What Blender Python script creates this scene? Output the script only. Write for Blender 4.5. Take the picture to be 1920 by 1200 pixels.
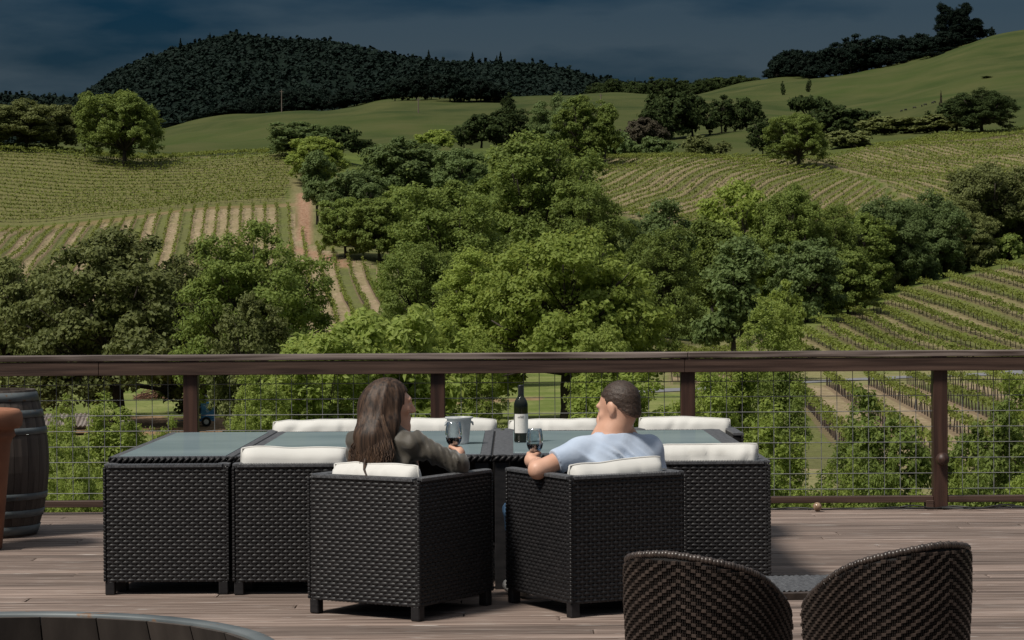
import bpy, math, random
import numpy as np
from mathutils import Matrix, Vector

for o in list(bpy.data.objects):
    bpy.data.objects.remove(o)
SC = bpy.context.scene
COL = SC.collection
PI = math.pi

# ------------------------------------------------------------------ camera
FPX = 4200.0                        # focal length in photograph pixels (1920 wide)
EYE = 1.43
PITCH = math.atan((600 - 557) / FPX)
ROLL = -0.0060
cam = bpy.data.cameras.new('camera')
cam.lens = 36.0 * FPX / 1920.0
cam.sensor_width = 36.0
cam.clip_start = 0.2
cam.clip_end = 9000
cam_o = bpy.data.objects.new('camera', cam)
COL.objects.link(cam_o)
CM = Matrix.Rotation(PI / 2 - PITCH, 3, 'X') @ Matrix.Rotation(ROLL, 3, 'Z')
cam_o.matrix_world = Matrix.Translation((0, 0, EYE)) @ CM.to_4x4()
SC.camera = cam_o

# ------------------------------------------------------------------ sky and sun
SUN_EL = math.radians(54)
SUN_DIR = Vector((-0.76, -0.65, 0)).normalized()       # horizontal direction towards the sun
SUN_STRENGTH = 4.5
SKY_STRENGTH = 0.1
world = bpy.data.worlds.new('World')
SC.world = world
world.use_nodes = True
wn, wl = world.node_tree.nodes, world.node_tree.links
wn.clear()
w_out = wn.new('ShaderNodeOutputWorld')
w_bg = wn.new('ShaderNodeBackground')
w_bg.inputs['Strength'].default_value = SKY_STRENGTH
w_sky = wn.new('ShaderNodeTexSky')
w_sky.sky_type = 'NISHITA'
w_sky.sun_disc = False
w_sky.sun_elevation = SUN_EL
w_sky.sun_rotation = math.atan2(SUN_DIR.x, SUN_DIR.y)
w_tc = wn.new('ShaderNodeTexCoord')
w_map = wn.new('ShaderNodeMapping')
w_map.inputs['Scale'].default_value = (5.0, 5.0, 22.0)
w_map.inputs['Location'].default_value = (4.534, 19.246, 2.527)
w_noise = wn.new('ShaderNodeTexNoise')
w_noise.inputs['Scale'].default_value = 1.15
w_noise.inputs['Detail'].default_value = 7.0
w_noise.inputs['Roughness'].default_value = 0.5
w_ramp = wn.new('ShaderNodeValToRGB')
w_ramp.color_ramp.elements[0].position = 0.40
w_ramp.color_ramp.elements[1].position = 0.56
w_tint = wn.new('ShaderNodeMix')
w_tint.data_type = 'RGBA'
w_tint.blend_type = 'MULTIPLY'
w_tint.inputs[0].default_value = 1.0
w_tint.inputs[7].default_value = (0.014, 0.050, 0.078, 1)   # heavy storm cloud veil
w_mix = wn.new('ShaderNodeMix')
w_mix.data_type = 'RGBA'
w_mix.inputs[7].default_value = (0.50, 0.73, 0.92, 1)       # paler cloud bellies
wl.new(w_tc.outputs['Generated'], w_map.inputs['Vector'])
wl.new(w_map.outputs[0], w_noise.inputs['Vector'])
wl.new(w_noise.outputs[0], w_ramp.inputs[0])
wl.new(w_sky.outputs[0], w_tint.inputs[6])
wl.new(w_tint.outputs[2], w_mix.inputs[6])
w_sep = wn.new('ShaderNodeSeparateXYZ')
wl.new(w_tc.outputs['Generated'], w_sep.inputs[0])
w_fade = wn.new('ShaderNodeMapRange')                      # the cloud bank thins out above the hills
w_fade.inputs[1].default_value = 0.075; w_fade.inputs[2].default_value = 0.125
w_fade.inputs[3].default_value = 1.0; w_fade.inputs[4].default_value = 0.55
wl.new(w_sep.outputs[2], w_fade.inputs[0])
w_mul = wn.new('ShaderNodeMath'); w_mul.operation = 'MULTIPLY'
wl.new(w_ramp.outputs[0], w_mul.inputs[0]); wl.new(w_fade.outputs[0], w_mul.inputs[1])
w_low = wn.new('ShaderNodeMapRange')                       # paler towards the ridge
w_low.inputs[1].default_value = 0.0; w_low.inputs[2].default_value = 0.125
w_low.inputs[3].default_value = 0.75; w_low.inputs[4].default_value = 0.0
wl.new(w_sep.outputs[2], w_low.inputs[0])
w_add = wn.new('ShaderNodeMath'); w_add.operation = 'ADD'; w_add.use_clamp = True
wl.new(w_mul.outputs[0], w_add.inputs[0]); wl.new(w_low.outputs[0], w_add.inputs[1])
wl.new(w_add.outputs[0], w_mix.inputs[0])
# an overcast sky is brighter overhead than at the horizon, evenly all the way round
w_up = wn.new('ShaderNodeMapRange')
w_up.inputs[1].default_value = 0.10; w_up.inputs[2].default_value = 1.0
w_up.inputs[3].default_value = 1.0; w_up.inputs[4].default_value = 10.0
wl.new(w_sep.outputs[2], w_up.inputs[0])
w_neu = wn.new('ShaderNodeMapRange')                       # and greyer
w_neu.inputs[1].default_value = 0.12; w_neu.inputs[2].default_value = 0.6; w_neu.inputs[4].default_value = 0.8
wl.new(w_sep.outputs[2], w_neu.inputs[0])
w_grey = wn.new('ShaderNodeMix'); w_grey.data_type = 'RGBA'
w_grey.inputs[7].default_value = (0.52, 0.54, 0.55, 1)
wl.new(w_neu.outputs[0], w_grey.inputs[0]); wl.new(w_mix.outputs[2], w_grey.inputs[6])
w_gain = wn.new('ShaderNodeVectorMath'); w_gain.operation = 'SCALE'
wl.new(w_grey.outputs[2], w_gain.inputs[0]); wl.new(w_up.outputs[0], w_gain.inputs['Scale'])
wl.new(w_gain.outputs[0], w_bg.inputs['Color'])
wl.new(w_bg.outputs[0], w_out.inputs['Surface'])

sun = bpy.data.lights.new('sun', 'SUN')
sun.energy = SUN_STRENGTH
sun.angle = math.radians(12.0)
sun.color = (1.0, 0.94, 0.84)
sun_o = bpy.data.objects.new('sun', sun)
COL.objects.link(sun_o)
to_sun = Vector((SUN_DIR.x * math.cos(SUN_EL), SUN_DIR.y * math.cos(SUN_EL), math.sin(SUN_EL)))
sun_o.rotation_euler = to_sun.to_track_quat('Z', 'Y').to_euler()

SC.view_settings.view_transform = 'Standard'
SC.view_settings.look = 'None'
SC.view_settings.exposure = 0.0
SC.view_settings.gamma = 1.0
SC.view_settings.use_curve_mapping = False
SC.render.engine = 'CYCLES'
SC.cycles.max_bounces = 6
SC.cycles.transparent_max_bounces = 12

# ------------------------------------------------------------------ helpers
def at(px, py, Y):
    """the world point seen at photograph pixel (px, py) at distance Y"""
    d = CM @ Vector(((px - 960) / FPX, -(py - 600) / FPX, -1.0))
    k = Y / d.y
    return Vector((d.x * k, Y, EYE + d.z * k))

def ground(px, py, z=0.0):
    d = CM @ Vector(((px - 960) / FPX, -(py - 600) / FPX, -1.0))
    k = (z - EYE) / d.z
    return Vector((d.x * k, d.y * k, z))

def link(o, parent=None):
    COL.objects.link(o)
    if parent is not None:
        o.parent = parent
    return o

def tag(o, label=None, cat=None, group=None, kind=None):
    if label: o['label'] = label
    if cat: o['category'] = cat
    if group: o['group'] = group
    if kind: o['kind'] = kind
    return o

def empty(name, loc=(0, 0, 0), rz=0.0, label=None, cat=None, group=None):
    o = bpy.data.objects.new(name, None)
    o.empty_display_size = 0.1
    o.location = loc
    o.rotation_euler = (0, 0, rz)
    link(o)
    return tag(o, label, cat, group)

def copy_tree(o, parent=None):
    c = o.copy()
    COL.objects.link(c)
    c.parent = parent
    for ch in list(o.children):
        copy_tree(ch, c)
    return c

def mesh_np(name, V, Q, mat=None, smooth=True):
    """mesh from an (n,3) array and an (m,4) or (m,3) index array"""
    V = np.asarray(V, dtype=np.float32).reshape(-1, 3)
    Q = np.asarray(Q, dtype=np.int32)
    k = Q.shape[1]
    me = bpy.data.meshes.new(name)
    me.vertices.add(len(V)); me.vertices.foreach_set('co', V.ravel())
    me.loops.add(Q.size); me.loops.foreach_set('vertex_index', Q.ravel())
    me.polygons.add(len(Q))
    me.polygons.foreach_set('loop_start', np.arange(0, Q.size, k, dtype=np.int32))
    me.polygons.foreach_set('use_smooth', np.full(len(Q), smooth, dtype=bool))
    me.update(calc_edges=True)
    me.materials.append(mat)
    return me

class MB:
    """collects boxes, tubes and lathes into ONE mesh"""
    def __init__(self):
        self.v, self.f = [], []
    def add(self, vs, fs):
        n = len(self.v)
        self.v += [tuple(p) for p in vs]
        self.f += [tuple(i + n for i in f) for f in fs]
        return self
    def box(self, x0, x1, y0, y1, z0, z1, b=0.0, M=None):
        if b <= 0:
            vs = [(x, y, z) for z in (z0, z1) for y in (y0, y1) for x in (x0, x1)]
            fs = [(0, 2, 3, 1), (4, 5, 7, 6), (0, 1, 5, 4), (2, 6, 7, 3), (0, 4, 6, 2), (1, 3, 7, 5)]
        else:                                   # chamfered box
            vs, fs = [], []
            X, Y, Z = (x0, x1), (y0, y1), (z0, z1)
            s = (1, -1)
            idx = {}
            for i in (0, 1):
                for j in (0, 1):
                    for k in (0, 1):
                        idx[i, j, k, 0] = len(vs); vs.append((X[i], Y[j] + s[j] * b, Z[k] + s[k] * b))
                        idx[i, j, k, 1] = len(vs); vs.append((X[i] + s[i] * b, Y[j], Z[k] + s[k] * b))
                        idx[i, j, k, 2] = len(vs); vs.append((X[i] + s[i] * b, Y[j] + s[j] * b, Z[k]))
            for i in (0, 1):
                f = [idx[i, 0, 0, 0], idx[i, 1, 0, 0], idx[i, 1, 1, 0], idx[i, 0, 1, 0]]
                fs.append(f if i else f[::-1])
                f = [idx[0, i, 0, 1], idx[1, i, 0, 1], idx[1, i, 1, 1], idx[0, i, 1, 1]]
                fs.append(f[::-1] if i else f)
                f = [idx[0, 0, i, 2], idx[1, 0, i, 2], idx[1, 1, i, 2], idx[0, 1, i, 2]]
                fs.append(f if i else f[::-1])
            for a in (0, 1):
                for c in (0, 1):
                    fs.append([idx[a, c, 0, 0], idx[a, c, 1, 0], idx[a, c, 1, 1], idx[a, c, 0, 1]])
                    fs.append([idx[a, 0, c, 0], idx[a, 1, c, 0], idx[a, 1, c, 2], idx[a, 0, c, 2]])
                    fs.append([idx[0, a, c, 1], idx[1, a, c, 1], idx[1, a, c, 2], idx[0, a, c, 2]])
            for i in (0, 1):
                for j in (0, 1):
                    for k in (0, 1):
                        fs.append([idx[i, j, k, 0], idx[i, j, k, 1], idx[i, j, k, 2]])
        if M is not None:
            vs = [M @ Vector(p) for p in vs]
        return self.add(vs, fs)
    def tube(self, pts, r, n=8, cap=True):
        pts = [Vector(p) for p in pts]
        rs = r if isinstance(r, (list, tuple)) else [r] * len(pts)
        vs, fs = [], []
        prev = None
        for i, p in enumerate(pts):
            a = pts[max(i - 1, 0)]; c = pts[min(i + 1, len(pts) - 1)]
            t = (c - a)
            if t.length < 1e-9: t = Vector((0, 0, 1))
            t.normalize()
            if prev is None:
                ref = Vector((0, 0, 1)) if abs(t.z) < 0.9 else Vector((1, 0, 0))
                u = t.cross(ref).normalized()
            else:
                u = (prev - t * prev.dot(t))
                u = u.normalized() if u.length > 1e-6 else t.orthogonal().normalized()
            prev = u
            w = t.cross(u)
            for k in range(n):
                an = 2 * PI * k / n
                vs.append(p + (u * math.cos(an) + w * math.sin(an)) * rs[i])
        for i in range(len(pts) - 1):
            for k in range(n):
                k2 = (k + 1) % n
                fs.append((i * n + k, i * n + k2, (i + 1) * n + k2, (i + 1) * n + k))
        if cap:
            fs.append(tuple(range(n))[::-1])
            fs.append(tuple((len(pts) - 1) * n + k for k in range(n)))
        return self.add(vs, fs)
    def lathe(self, prof, n=32, c=(0, 0, 0), close=False):
        vs, fs = [], []
        for (r, z) in prof:
            for k in range(n):
                an = 2 * PI * k / n
                vs.append((c[0] + r * math.cos(an), c[1] + r * math.sin(an), c[2] + z))
        m = len(prof)
        for i in range(m if close else m - 1):
            i2 = (i + 1) % m
            for k in range(n):
                k2 = (k + 1) % n
                fs.append((i * n + k, i * n + k2, i2 * n + k2, i2 * n + k))
        return self.add(vs, fs)
    def mesh(self, name, mat, smooth=False):
        me = bpy.data.meshes.new(name)
        me.from_pydata(self.v, [], self.f)
        me.update()
        if smooth:
            me.polygons.foreach_set('use_smooth', np.ones(len(me.polygons), dtype=bool))
        me.materials.append(mat)
        return me
    def build(self, name, mat, parent=None, smooth=False, loc=None):
        o = bpy.data.objects.new(name, self.mesh(name, mat, smooth))
        link(o, parent)
        if loc is not None: o.location = loc
        return o

def obj(name, me, parent=None, loc=None):
    o = bpy.data.objects.new(name, me)
    link(o, parent)
    if loc is not None: o.location = loc
    return o

# ------------------------------------------------------------------ materials
def new_mat(name):
    m = bpy.data.materials.new(name)
    m.use_nodes = True
    nt = m.node_tree
    b = nt.nodes['Principled BSDF']
    return m, nt.nodes, nt.links, b

def coords(N, L, kind, scale):
    if kind == 'world':
        g = N.new('ShaderNodeNewGeometry'); out = g.outputs['Position']
    else:
        t = N.new('ShaderNodeTexCoord'); out = t.outputs['Object']
    mp = N.new('ShaderNodeMapping')
    mp.inputs['Scale'].default_value = scale
    L.new(out, mp.inputs['Vector'])
    return mp.outputs[0]

def noise_mat(name, c1, c2, scale=(8, 8, 8), rough=0.6, detail=5, lo=0.35, hi=0.65, bump=0.0, kind='object',
              spec=0.5, metallic=0.0, c3=None, scale3=(30, 30, 30), t3=0.62, island=0.0, objrand=0.0, sheen=0.0):
    m, N, L, b = new_mat(name)
    v = coords(N, L, kind, scale)
    n = N.new('ShaderNodeTexNoise'); n.inputs['Scale'].default_value = 1.0; n.inputs['Detail'].default_value = detail
    L.new(v, n.inputs['Vector'])
    r = N.new('ShaderNodeMapRange'); r.inputs[1].default_value = lo; r.inputs[2].default_value = hi
    L.new(n.outputs[0], r.inputs[0])
    mx = N.new('ShaderNodeMix'); mx.data_type = 'RGBA'
    mx.inputs[6].default_value = (*c1, 1); mx.inputs[7].default_value = (*c2, 1)
    L.new(r.outputs[0], mx.inputs[0])
    col = mx.outputs[2]
    if c3 is not None:
        v3 = coords(N, L, kind, scale3)
        n3 = N.new('ShaderNodeTexNoise'); n3.inputs['Scale'].default_value = 1.0; n3.inputs['Detail'].default_value = 3
        L.new(v3, n3.inputs['Vector'])
        r3 = N.new('ShaderNodeMapRange'); r3.inputs[1].default_value = t3; r3.inputs[2].default_value = t3 + 0.08
        L.new(n3.outputs[0], r3.inputs[0])
        m3 = N.new('ShaderNodeMix'); m3.data_type = 'RGBA'; m3.inputs[7].default_value = (*c3, 1)
        L.new(r3.outputs[0], m3.inputs[0]); L.new(col, m3.inputs[6])
        col = m3.outputs[2]
    if objrand > 0:
        oi = N.new('ShaderNodeObjectInfo')
        rr = N.new('ShaderNodeMapRange'); rr.inputs[3].default_value = 1 - objrand; rr.inputs[4].default_value = 1 + objrand
        L.new(oi.outputs['Random'], rr.inputs[0])
        hs = N.new('ShaderNodeHueSaturation'); L.new(rr.outputs[0], hs.inputs['Value']); L.new(col, hs.inputs['Color'])
        col = hs.outputs[0]
    if island > 0:
        ge = N.new('ShaderNodeNewGeometry')
        rr = N.new('ShaderNodeMapRange'); rr.inputs[3].default_value = 1 - island; rr.inputs[4].default_value = 1 + island
        L.new(ge.outputs['Random Per Island'], rr.inputs[0])
        hs = N.new('ShaderNodeHueSaturation'); L.new(rr.outputs[0], hs.inputs['Value']); L.new(col, hs.inputs['Color'])
        col = hs.outputs[0]
    L.new(col, b.inputs['Base Color'])
    b.inputs['Roughness'].default_value = rough
    b.inputs['Metallic'].default_value = metallic
    b.inputs['Specular IOR Level'].default_value = spec
    if sheen: b.inputs['Sheen Weight'].default_value = sheen
    if bump > 0:
        bp = N.new('ShaderNodeBump'); bp.inputs['Strength'].default_value = 0.6; bp.inputs['Distance'].default_value = bump
        L.new(n.outputs[0], bp.inputs['Height']); L.new(bp.outputs[0], b.inputs['Normal'])
    return m

def leaf_mat(name, c1, c2, trans=0.42, spec=None):
    """two-sided leaf: diffuse + translucent, colour varied leaf by leaf"""
    m, N, L, b = new_mat(name)
    ge = N.new('ShaderNodeNewGeometry')
    mx = N.new('ShaderNodeMix'); mx.data_type = 'RGBA'
    mx.inputs[6].default_value = (*c1, 1); mx.inputs[7].default_value = (*c2, 1)
    L.new(ge.outputs['Random Per Island'], mx.inputs[0])
    oi = N.new('ShaderNodeObjectInfo')
    rr = N.new('ShaderNodeMapRange'); rr.inputs[3].default_value = 0.85; rr.inputs[4].default_value = 1.15
    L.new(oi.outputs['Random'], rr.inputs[0])
    hs = N.new('ShaderNodeHueSaturation'); L.new(rr.outputs[0], hs.inputs['Value']); L.new(mx.outputs[2], hs.inputs['Color'])
    L.new(hs.outputs[0], b.inputs['Base Color'])
    b.inputs['Roughness'].default_value = 0.62
    b.inputs['Specular IOR Level'].default_value = 0.05 if trans < 0.3 else 0.22
    tr = N.new('ShaderNodeBsdfTranslucent')
    h2 = N.new('ShaderNodeHueSaturation'); h2.inputs['Value'].default_value = 1.25; h2.inputs['Hue'].default_value = 0.485
    L.new(hs.outputs[0], h2.inputs['Color']); L.new(h2.outputs[0], tr.inputs['Color'])
    ms = N.new('ShaderNodeMixShader'); ms.inputs[0].default_value = trans
    L.new(b.outputs[0], ms.inputs[1]); L.new(tr.outputs[0], ms.inputs[2])
    L.new(ms.outputs[0], N['Material Output'].inputs['Surface'])
    return m

MAT = {}
MAT['leaf_oak'] = leaf_mat('leaf_oak', (0.112, 0.16, 0.032), (0.192, 0.245, 0.058))
MAT['leaf_bright'] = leaf_mat('leaf_bright', (0.18, 0.243, 0.044), (0.268, 0.33, 0.076), 0.48)
MAT['leaf_fresh'] = leaf_mat('leaf_fresh', (0.225, 0.298, 0.06), (0.325, 0.392, 0.108), 0.52)
MAT['leaf_grey'] = leaf_mat('leaf_grey', (0.102, 0.152, 0.048), (0.16, 0.215, 0.075))
MAT['leaf_olive'] = leaf_mat('leaf_olive', (0.092, 0.11, 0.032), (0.15, 0.168, 0.054), 0.3)
MAT['leaf_dark'] = leaf_mat('leaf_dark', (0.026, 0.042, 0.014), (0.048, 0.066, 0.022), 0.25)
MAT['leaf_brown'] = leaf_mat('leaf_brown', (0.055, 0.048, 0.034), (0.085, 0.074, 0.05), 0.25)
MAT['leaf_conifer'] = leaf_mat('leaf_conifer', (0.0062, 0.012, 0.009), (0.012, 0.0205, 0.014), 0.15)
MAT['leaf_forest'] = leaf_mat('leaf_forest', (0.006, 0.012, 0.0096), (0.0108, 0.019, 0.0142), 0.15)
MAT['leaf_vine'] = leaf_mat('leaf_vine', (0.125, 0.16, 0.028), (0.2, 0.232, 0.05), 0.4)
MAT['bark'] = noise_mat('bark', (0.022, 0.017, 0.013), (0.060, 0.048, 0.038), (3, 3, 0.8), 0.9, bump=0.05)
MAT['vine_wood'] = noise_mat('vine_wood', (0.022, 0.015, 0.012), (0.05, 0.034, 0.026), (5, 5, 2), 0.9)
MAT['deck_wood'] = noise_mat('deck_wood', (0.074, 0.051, 0.041), (0.258, 0.197, 0.168), (1.1, 38, 38), 0.75, 7, 0.34, 0.66, bump=0.006,
                             kind='world', spec=0.3, c3=(0.38, 0.345, 0.32), scale3=(4, 75, 75), t3=0.63, objrand=0.30)
MAT['rail_wood'] = noise_mat('rail_wood', (0.026, 0.013, 0.009), (0.078, 0.046, 0.034), (1.6, 40, 40), 0.6, 6, bump=0.004, kind='world', spec=0.35)
MAT['post_wood'] = noise_mat('post_wood', (0.024, 0.011, 0.008), (0.062, 0.030, 0.021), (40, 40, 1.6), 0.5, 6, bump=0.004, kind='world', spec=0.4)
MAT['cap_wood'] = noise_mat('cap_wood', (0.042, 0.027, 0.022), (0.230, 0.185, 0.165), (1.4, 50, 45), 0.6, 7, 0.38, 0.66, bump=0.003, kind='world', spec=0.35)
MAT['wicker'] = noise_mat('wicker', (0.0078, 0.0074, 0.0084), (0.0160, 0.0146, 0.0156), (14, 14, 60), 0.50, 3, spec=0.36)
MAT['wicker_back'] = noise_mat('wicker_back', (0.004, 0.0035, 0.0035), (0.007, 0.006, 0.006), (9, 9, 9), 0.7, 2, spec=0.2)
MAT['wicker_rim'] = noise_mat('wicker_rim', (0.040, 0.040, 0.043), (0.085, 0.086, 0.092), (60, 60, 60), 0.38, 3, bump=0.002, spec=0.6)  # paler than the wicker: sky glare on the top faces put into the colour
MAT['wicker_brown'] = noise_mat('wicker_brown', (0.030, 0.0215, 0.018), (0.054, 0.039, 0.032), (40, 40, 40), 0.36, 3, spec=0.5, island=0.15)
MAT['wicker_warp'] = noise_mat('wicker_warp', (0.007, 0.005, 0.0042), (0.016, 0.0108, 0.0088), (40, 40, 40), 0.5, 3, spec=0.3, island=0.2)
MAT['cushion'] = noise_mat('cushion', (0.53, 0.52, 0.495), (0.62, 0.61, 0.585), (4, 4, 6), 0.85, 5, bump=0.006, spec=0.2, sheen=0.2)
MAT['table_glass'] = noise_mat('table_glass', (0.205, 0.262, 0.282), (0.250, 0.312, 0.330), (1.2, 2.2, 1), 0.09, 4, kind='world', spec=0.7)
MAT['wire'] = noise_mat('wire', (0.12, 0.122, 0.126), (0.19, 0.192, 0.196), (20, 20, 20), 0.6, metallic=0.1)
MAT['black_plastic'] = noise_mat('black_plastic', (0.010, 0.010, 0.010), (0.018, 0.018, 0.018), (20, 20, 20), 0.5)
MAT['stave_wood'] = noise_mat('stave_wood', (0.028, 0.020, 0.016), (0.085, 0.066, 0.055), (14, 14, 1.8), 0.75, 5, bump=0.003, objrand=0.25)
MAT['hoop_metal'] = noise_mat('hoop_metal', (0.070, 0.083, 0.090), (0.140, 0.156, 0.162), (7, 7, 14), 0.55, 5, metallic=0.25,
                              c3=(0.15, 0.090, 0.055), scale3=(38, 38, 38), t3=0.62)
MAT['terracotta'] = noise_mat('terracotta', (0.185, 0.070, 0.036), (0.270, 0.115, 0.062), (5, 5, 7), 0.8, 5, bump=0.003)
MAT['zinc'] = noise_mat('zinc', (0.36, 0.37, 0.38), (0.50, 0.51, 0.52), (9, 9, 12), 0.45, 4, metallic=0.12)
MAT['bottle_glass'] = noise_mat('bottle_glass', (0.006, 0.007, 0.004), (0.010, 0.012, 0.006), (4, 4, 4), 0.06, spec=0.6)
MAT['foil'] = noise_mat('foil', (0.008, 0.008, 0.009), (0.014, 0.014, 0.015), (9, 9, 9), 0.35)
MAT['paper'] = noise_mat('paper', (0.62, 0.60, 0.57), (0.70, 0.68, 0.65), (9, 9, 9), 0.8)
MAT['ink'] = noise_mat('ink', (0.03, 0.03, 0.035), (0.05, 0.05, 0.055), (9, 9, 9), 0.8)
MAT['wine'] = noise_mat('wine', (0.016, 0.003, 0.004), (0.026, 0.004, 0.006), (9, 9, 9), 0.08)
MAT['asphalt'] = noise_mat('asphalt', (0.13, 0.13, 0.14), (0.19, 0.19, 0.20), (1, 1, 1), 0.9, kind='world')
MAT['dirt'] = noise_mat('dirt', (0.20, 0.145, 0.105), (0.32, 0.25, 0.19), (0.8, 0.8, 0.8), 0.95, kind='world')
MAT['skin'] = noise_mat('skin', (0.50, 0.275, 0.190), (0.58, 0.340, 0.245), (9, 9, 9), 0.5, 4, spec=0.4)
MAT['hair_dark'] = noise_mat('hair_dark', (0.015, 0.0085, 0.0058), (0.070, 0.040, 0.025), (90, 90, 1.6), 0.58, 3, bump=0.003, spec=0.3)
MAT['hair_brown'] = noise_mat('hair_brown', (0.030, 0.017, 0.011), (0.105, 0.060, 0.036), (90, 90, 1.6), 0.6, 3, bump=0.003, spec=0.3)
MAT['hair_short'] = noise_mat('hair_short', (0.020, 0.011, 0.007), (0.050, 0.029, 0.019), (160, 160, 160), 0.6, 3, bump=0.004)
MAT['shirt_olive'] = noise_mat('shirt_olive', (0.032, 0.026, 0.018), (0.052, 0.043, 0.031), (7, 7, 7), 0.62, 5, bump=0.012, sheen=0.3)
MAT['shirt_blue'] = noise_mat('shirt_blue', (0.35, 0.42, 0.54), (0.43, 0.50, 0.62), (9, 9, 9), 0.85, 5, bump=0.010, sheen=0.2)
MAT['denim'] = noise_mat('denim', (0.030, 0.075, 0.150), (0.060, 0.130, 0.230), (40, 40, 40), 0.85)
MAT['shoe'] = noise_mat('shoe', (0.45, 0.44, 0.42), (0.60, 0.59, 0.57), (9, 9, 9), 0.7)
MAT['dark_cloth'] = noise_mat('dark_cloth', (0.012, 0.012, 0.016), (0.02, 0.02, 0.026), (20, 20, 20), 0.8)
MAT['eye'] = noise_mat('eye', (0.5, 0.48, 0.45), (0.55, 0.53, 0.5), (9, 9, 9), 0.2)
MAT['blue_paint'] = noise_mat('blue_paint', (0.03, 0.17, 0.42), (0.08, 0.30, 0.58), (2.5, 2.5, 2.5), 0.5, c3=(0.5, 0.6, 0.68), scale3=(3, 3, 5), t3=0.60)
MAT['rubber'] = noise_mat('rubber', (0.012, 0.012, 0.012), (0.02, 0.02, 0.02), (9, 9, 9), 0.8)
MAT['white_paint'] = noise_mat('white_paint', (0.6, 0.6, 0.6), (0.7, 0.7, 0.7), (9, 9, 9), 0.5)
MAT['tin'] = noise_mat('tin', (0.13, 0.10, 0.09), (0.25, 0.22, 0.20), (2, 2, 2), 0.6)
MAT['green_metal'] = noise_mat('green_metal', (0.09, 0.10, 0.065), (0.14, 0.15, 0.10), (3, 3, 3), 0.6)
MAT['pole_wood'] = noise_mat('pole_wood', (0.10, 0.075, 0.06), (0.15, 0.12, 0.10), (3, 3, 1), 0.9)
MAT['brush'] = noise_mat('brush', (0.075, 0.035, 0.02), (0.17, 0.085, 0.05), (3, 3, 3), 0.9, island=0.3)
MAT['hide'] = noise_mat('hide', (0.010, 0.009, 0.008), (0.02, 0.018, 0.016), (3, 3, 3), 0.8)
def glass_mat():
    m, N, L, b = new_mat('clear_glass')
    N.remove(b)
    g = N.new('ShaderNodeBsdfGlossy'); g.inputs['Roughness'].default_value = 0.04
    g.inputs['Color'].default_value = (0.9, 0.95, 1, 1)
    t = N.new('ShaderNodeBsdfTransparent'); t.inputs['Color'].default_value = (0.86, 0.89, 0.90, 1)
    f = N.new('ShaderNodeLayerWeight'); f.inputs['Blend'].default_value = 0.42
    ms = N.new('ShaderNodeMixShader')
    L.new(f.outputs['Facing'], ms.inputs[0]); L.new(t.outputs[0], ms.inputs[1]); L.new(g.outputs[0], ms.inputs[2])
    L.new(ms.outputs[0], N['Material Output'].inputs['Surface'])
    return m
MAT['clear_glass'] = glass_mat()
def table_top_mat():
    """tinted glass: pale sky reflection put into the diffuse colour, plus a weak clear one"""
    m = noise_mat('sky_toned_glass', (0.150, 0.198, 0.215), (0.200, 0.252, 0.268), (1.2, 2.2, 1), 0.5, 5, kind='world', spec=0.0)  # pale blue-grey body colour stands in for reflected sky
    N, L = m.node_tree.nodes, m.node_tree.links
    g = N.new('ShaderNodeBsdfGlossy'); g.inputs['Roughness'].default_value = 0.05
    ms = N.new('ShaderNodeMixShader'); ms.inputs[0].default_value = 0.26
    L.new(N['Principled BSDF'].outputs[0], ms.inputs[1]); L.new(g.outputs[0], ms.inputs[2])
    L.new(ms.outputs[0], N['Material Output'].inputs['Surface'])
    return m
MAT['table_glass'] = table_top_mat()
# ------------------------------------------------------------------ terrain (one sheet, polar grid round the deck)
D_K = [12, 18, 40, 75, 110, 160, 200, 250, 300, 350, 400, 450, 500, 525, 550, 600, 640, 700, 800, 1000, 1300, 1600, 2000, 2600, 3800]
FLAT = [None] * 7           # below the deck and the valley floor: heights, not angles
ZN = {12: -2.6, 18: -3.0, 40: -5.2, 75: -6.8, 110: -7.0, 160: -7.0, 200: -7.0}
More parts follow.
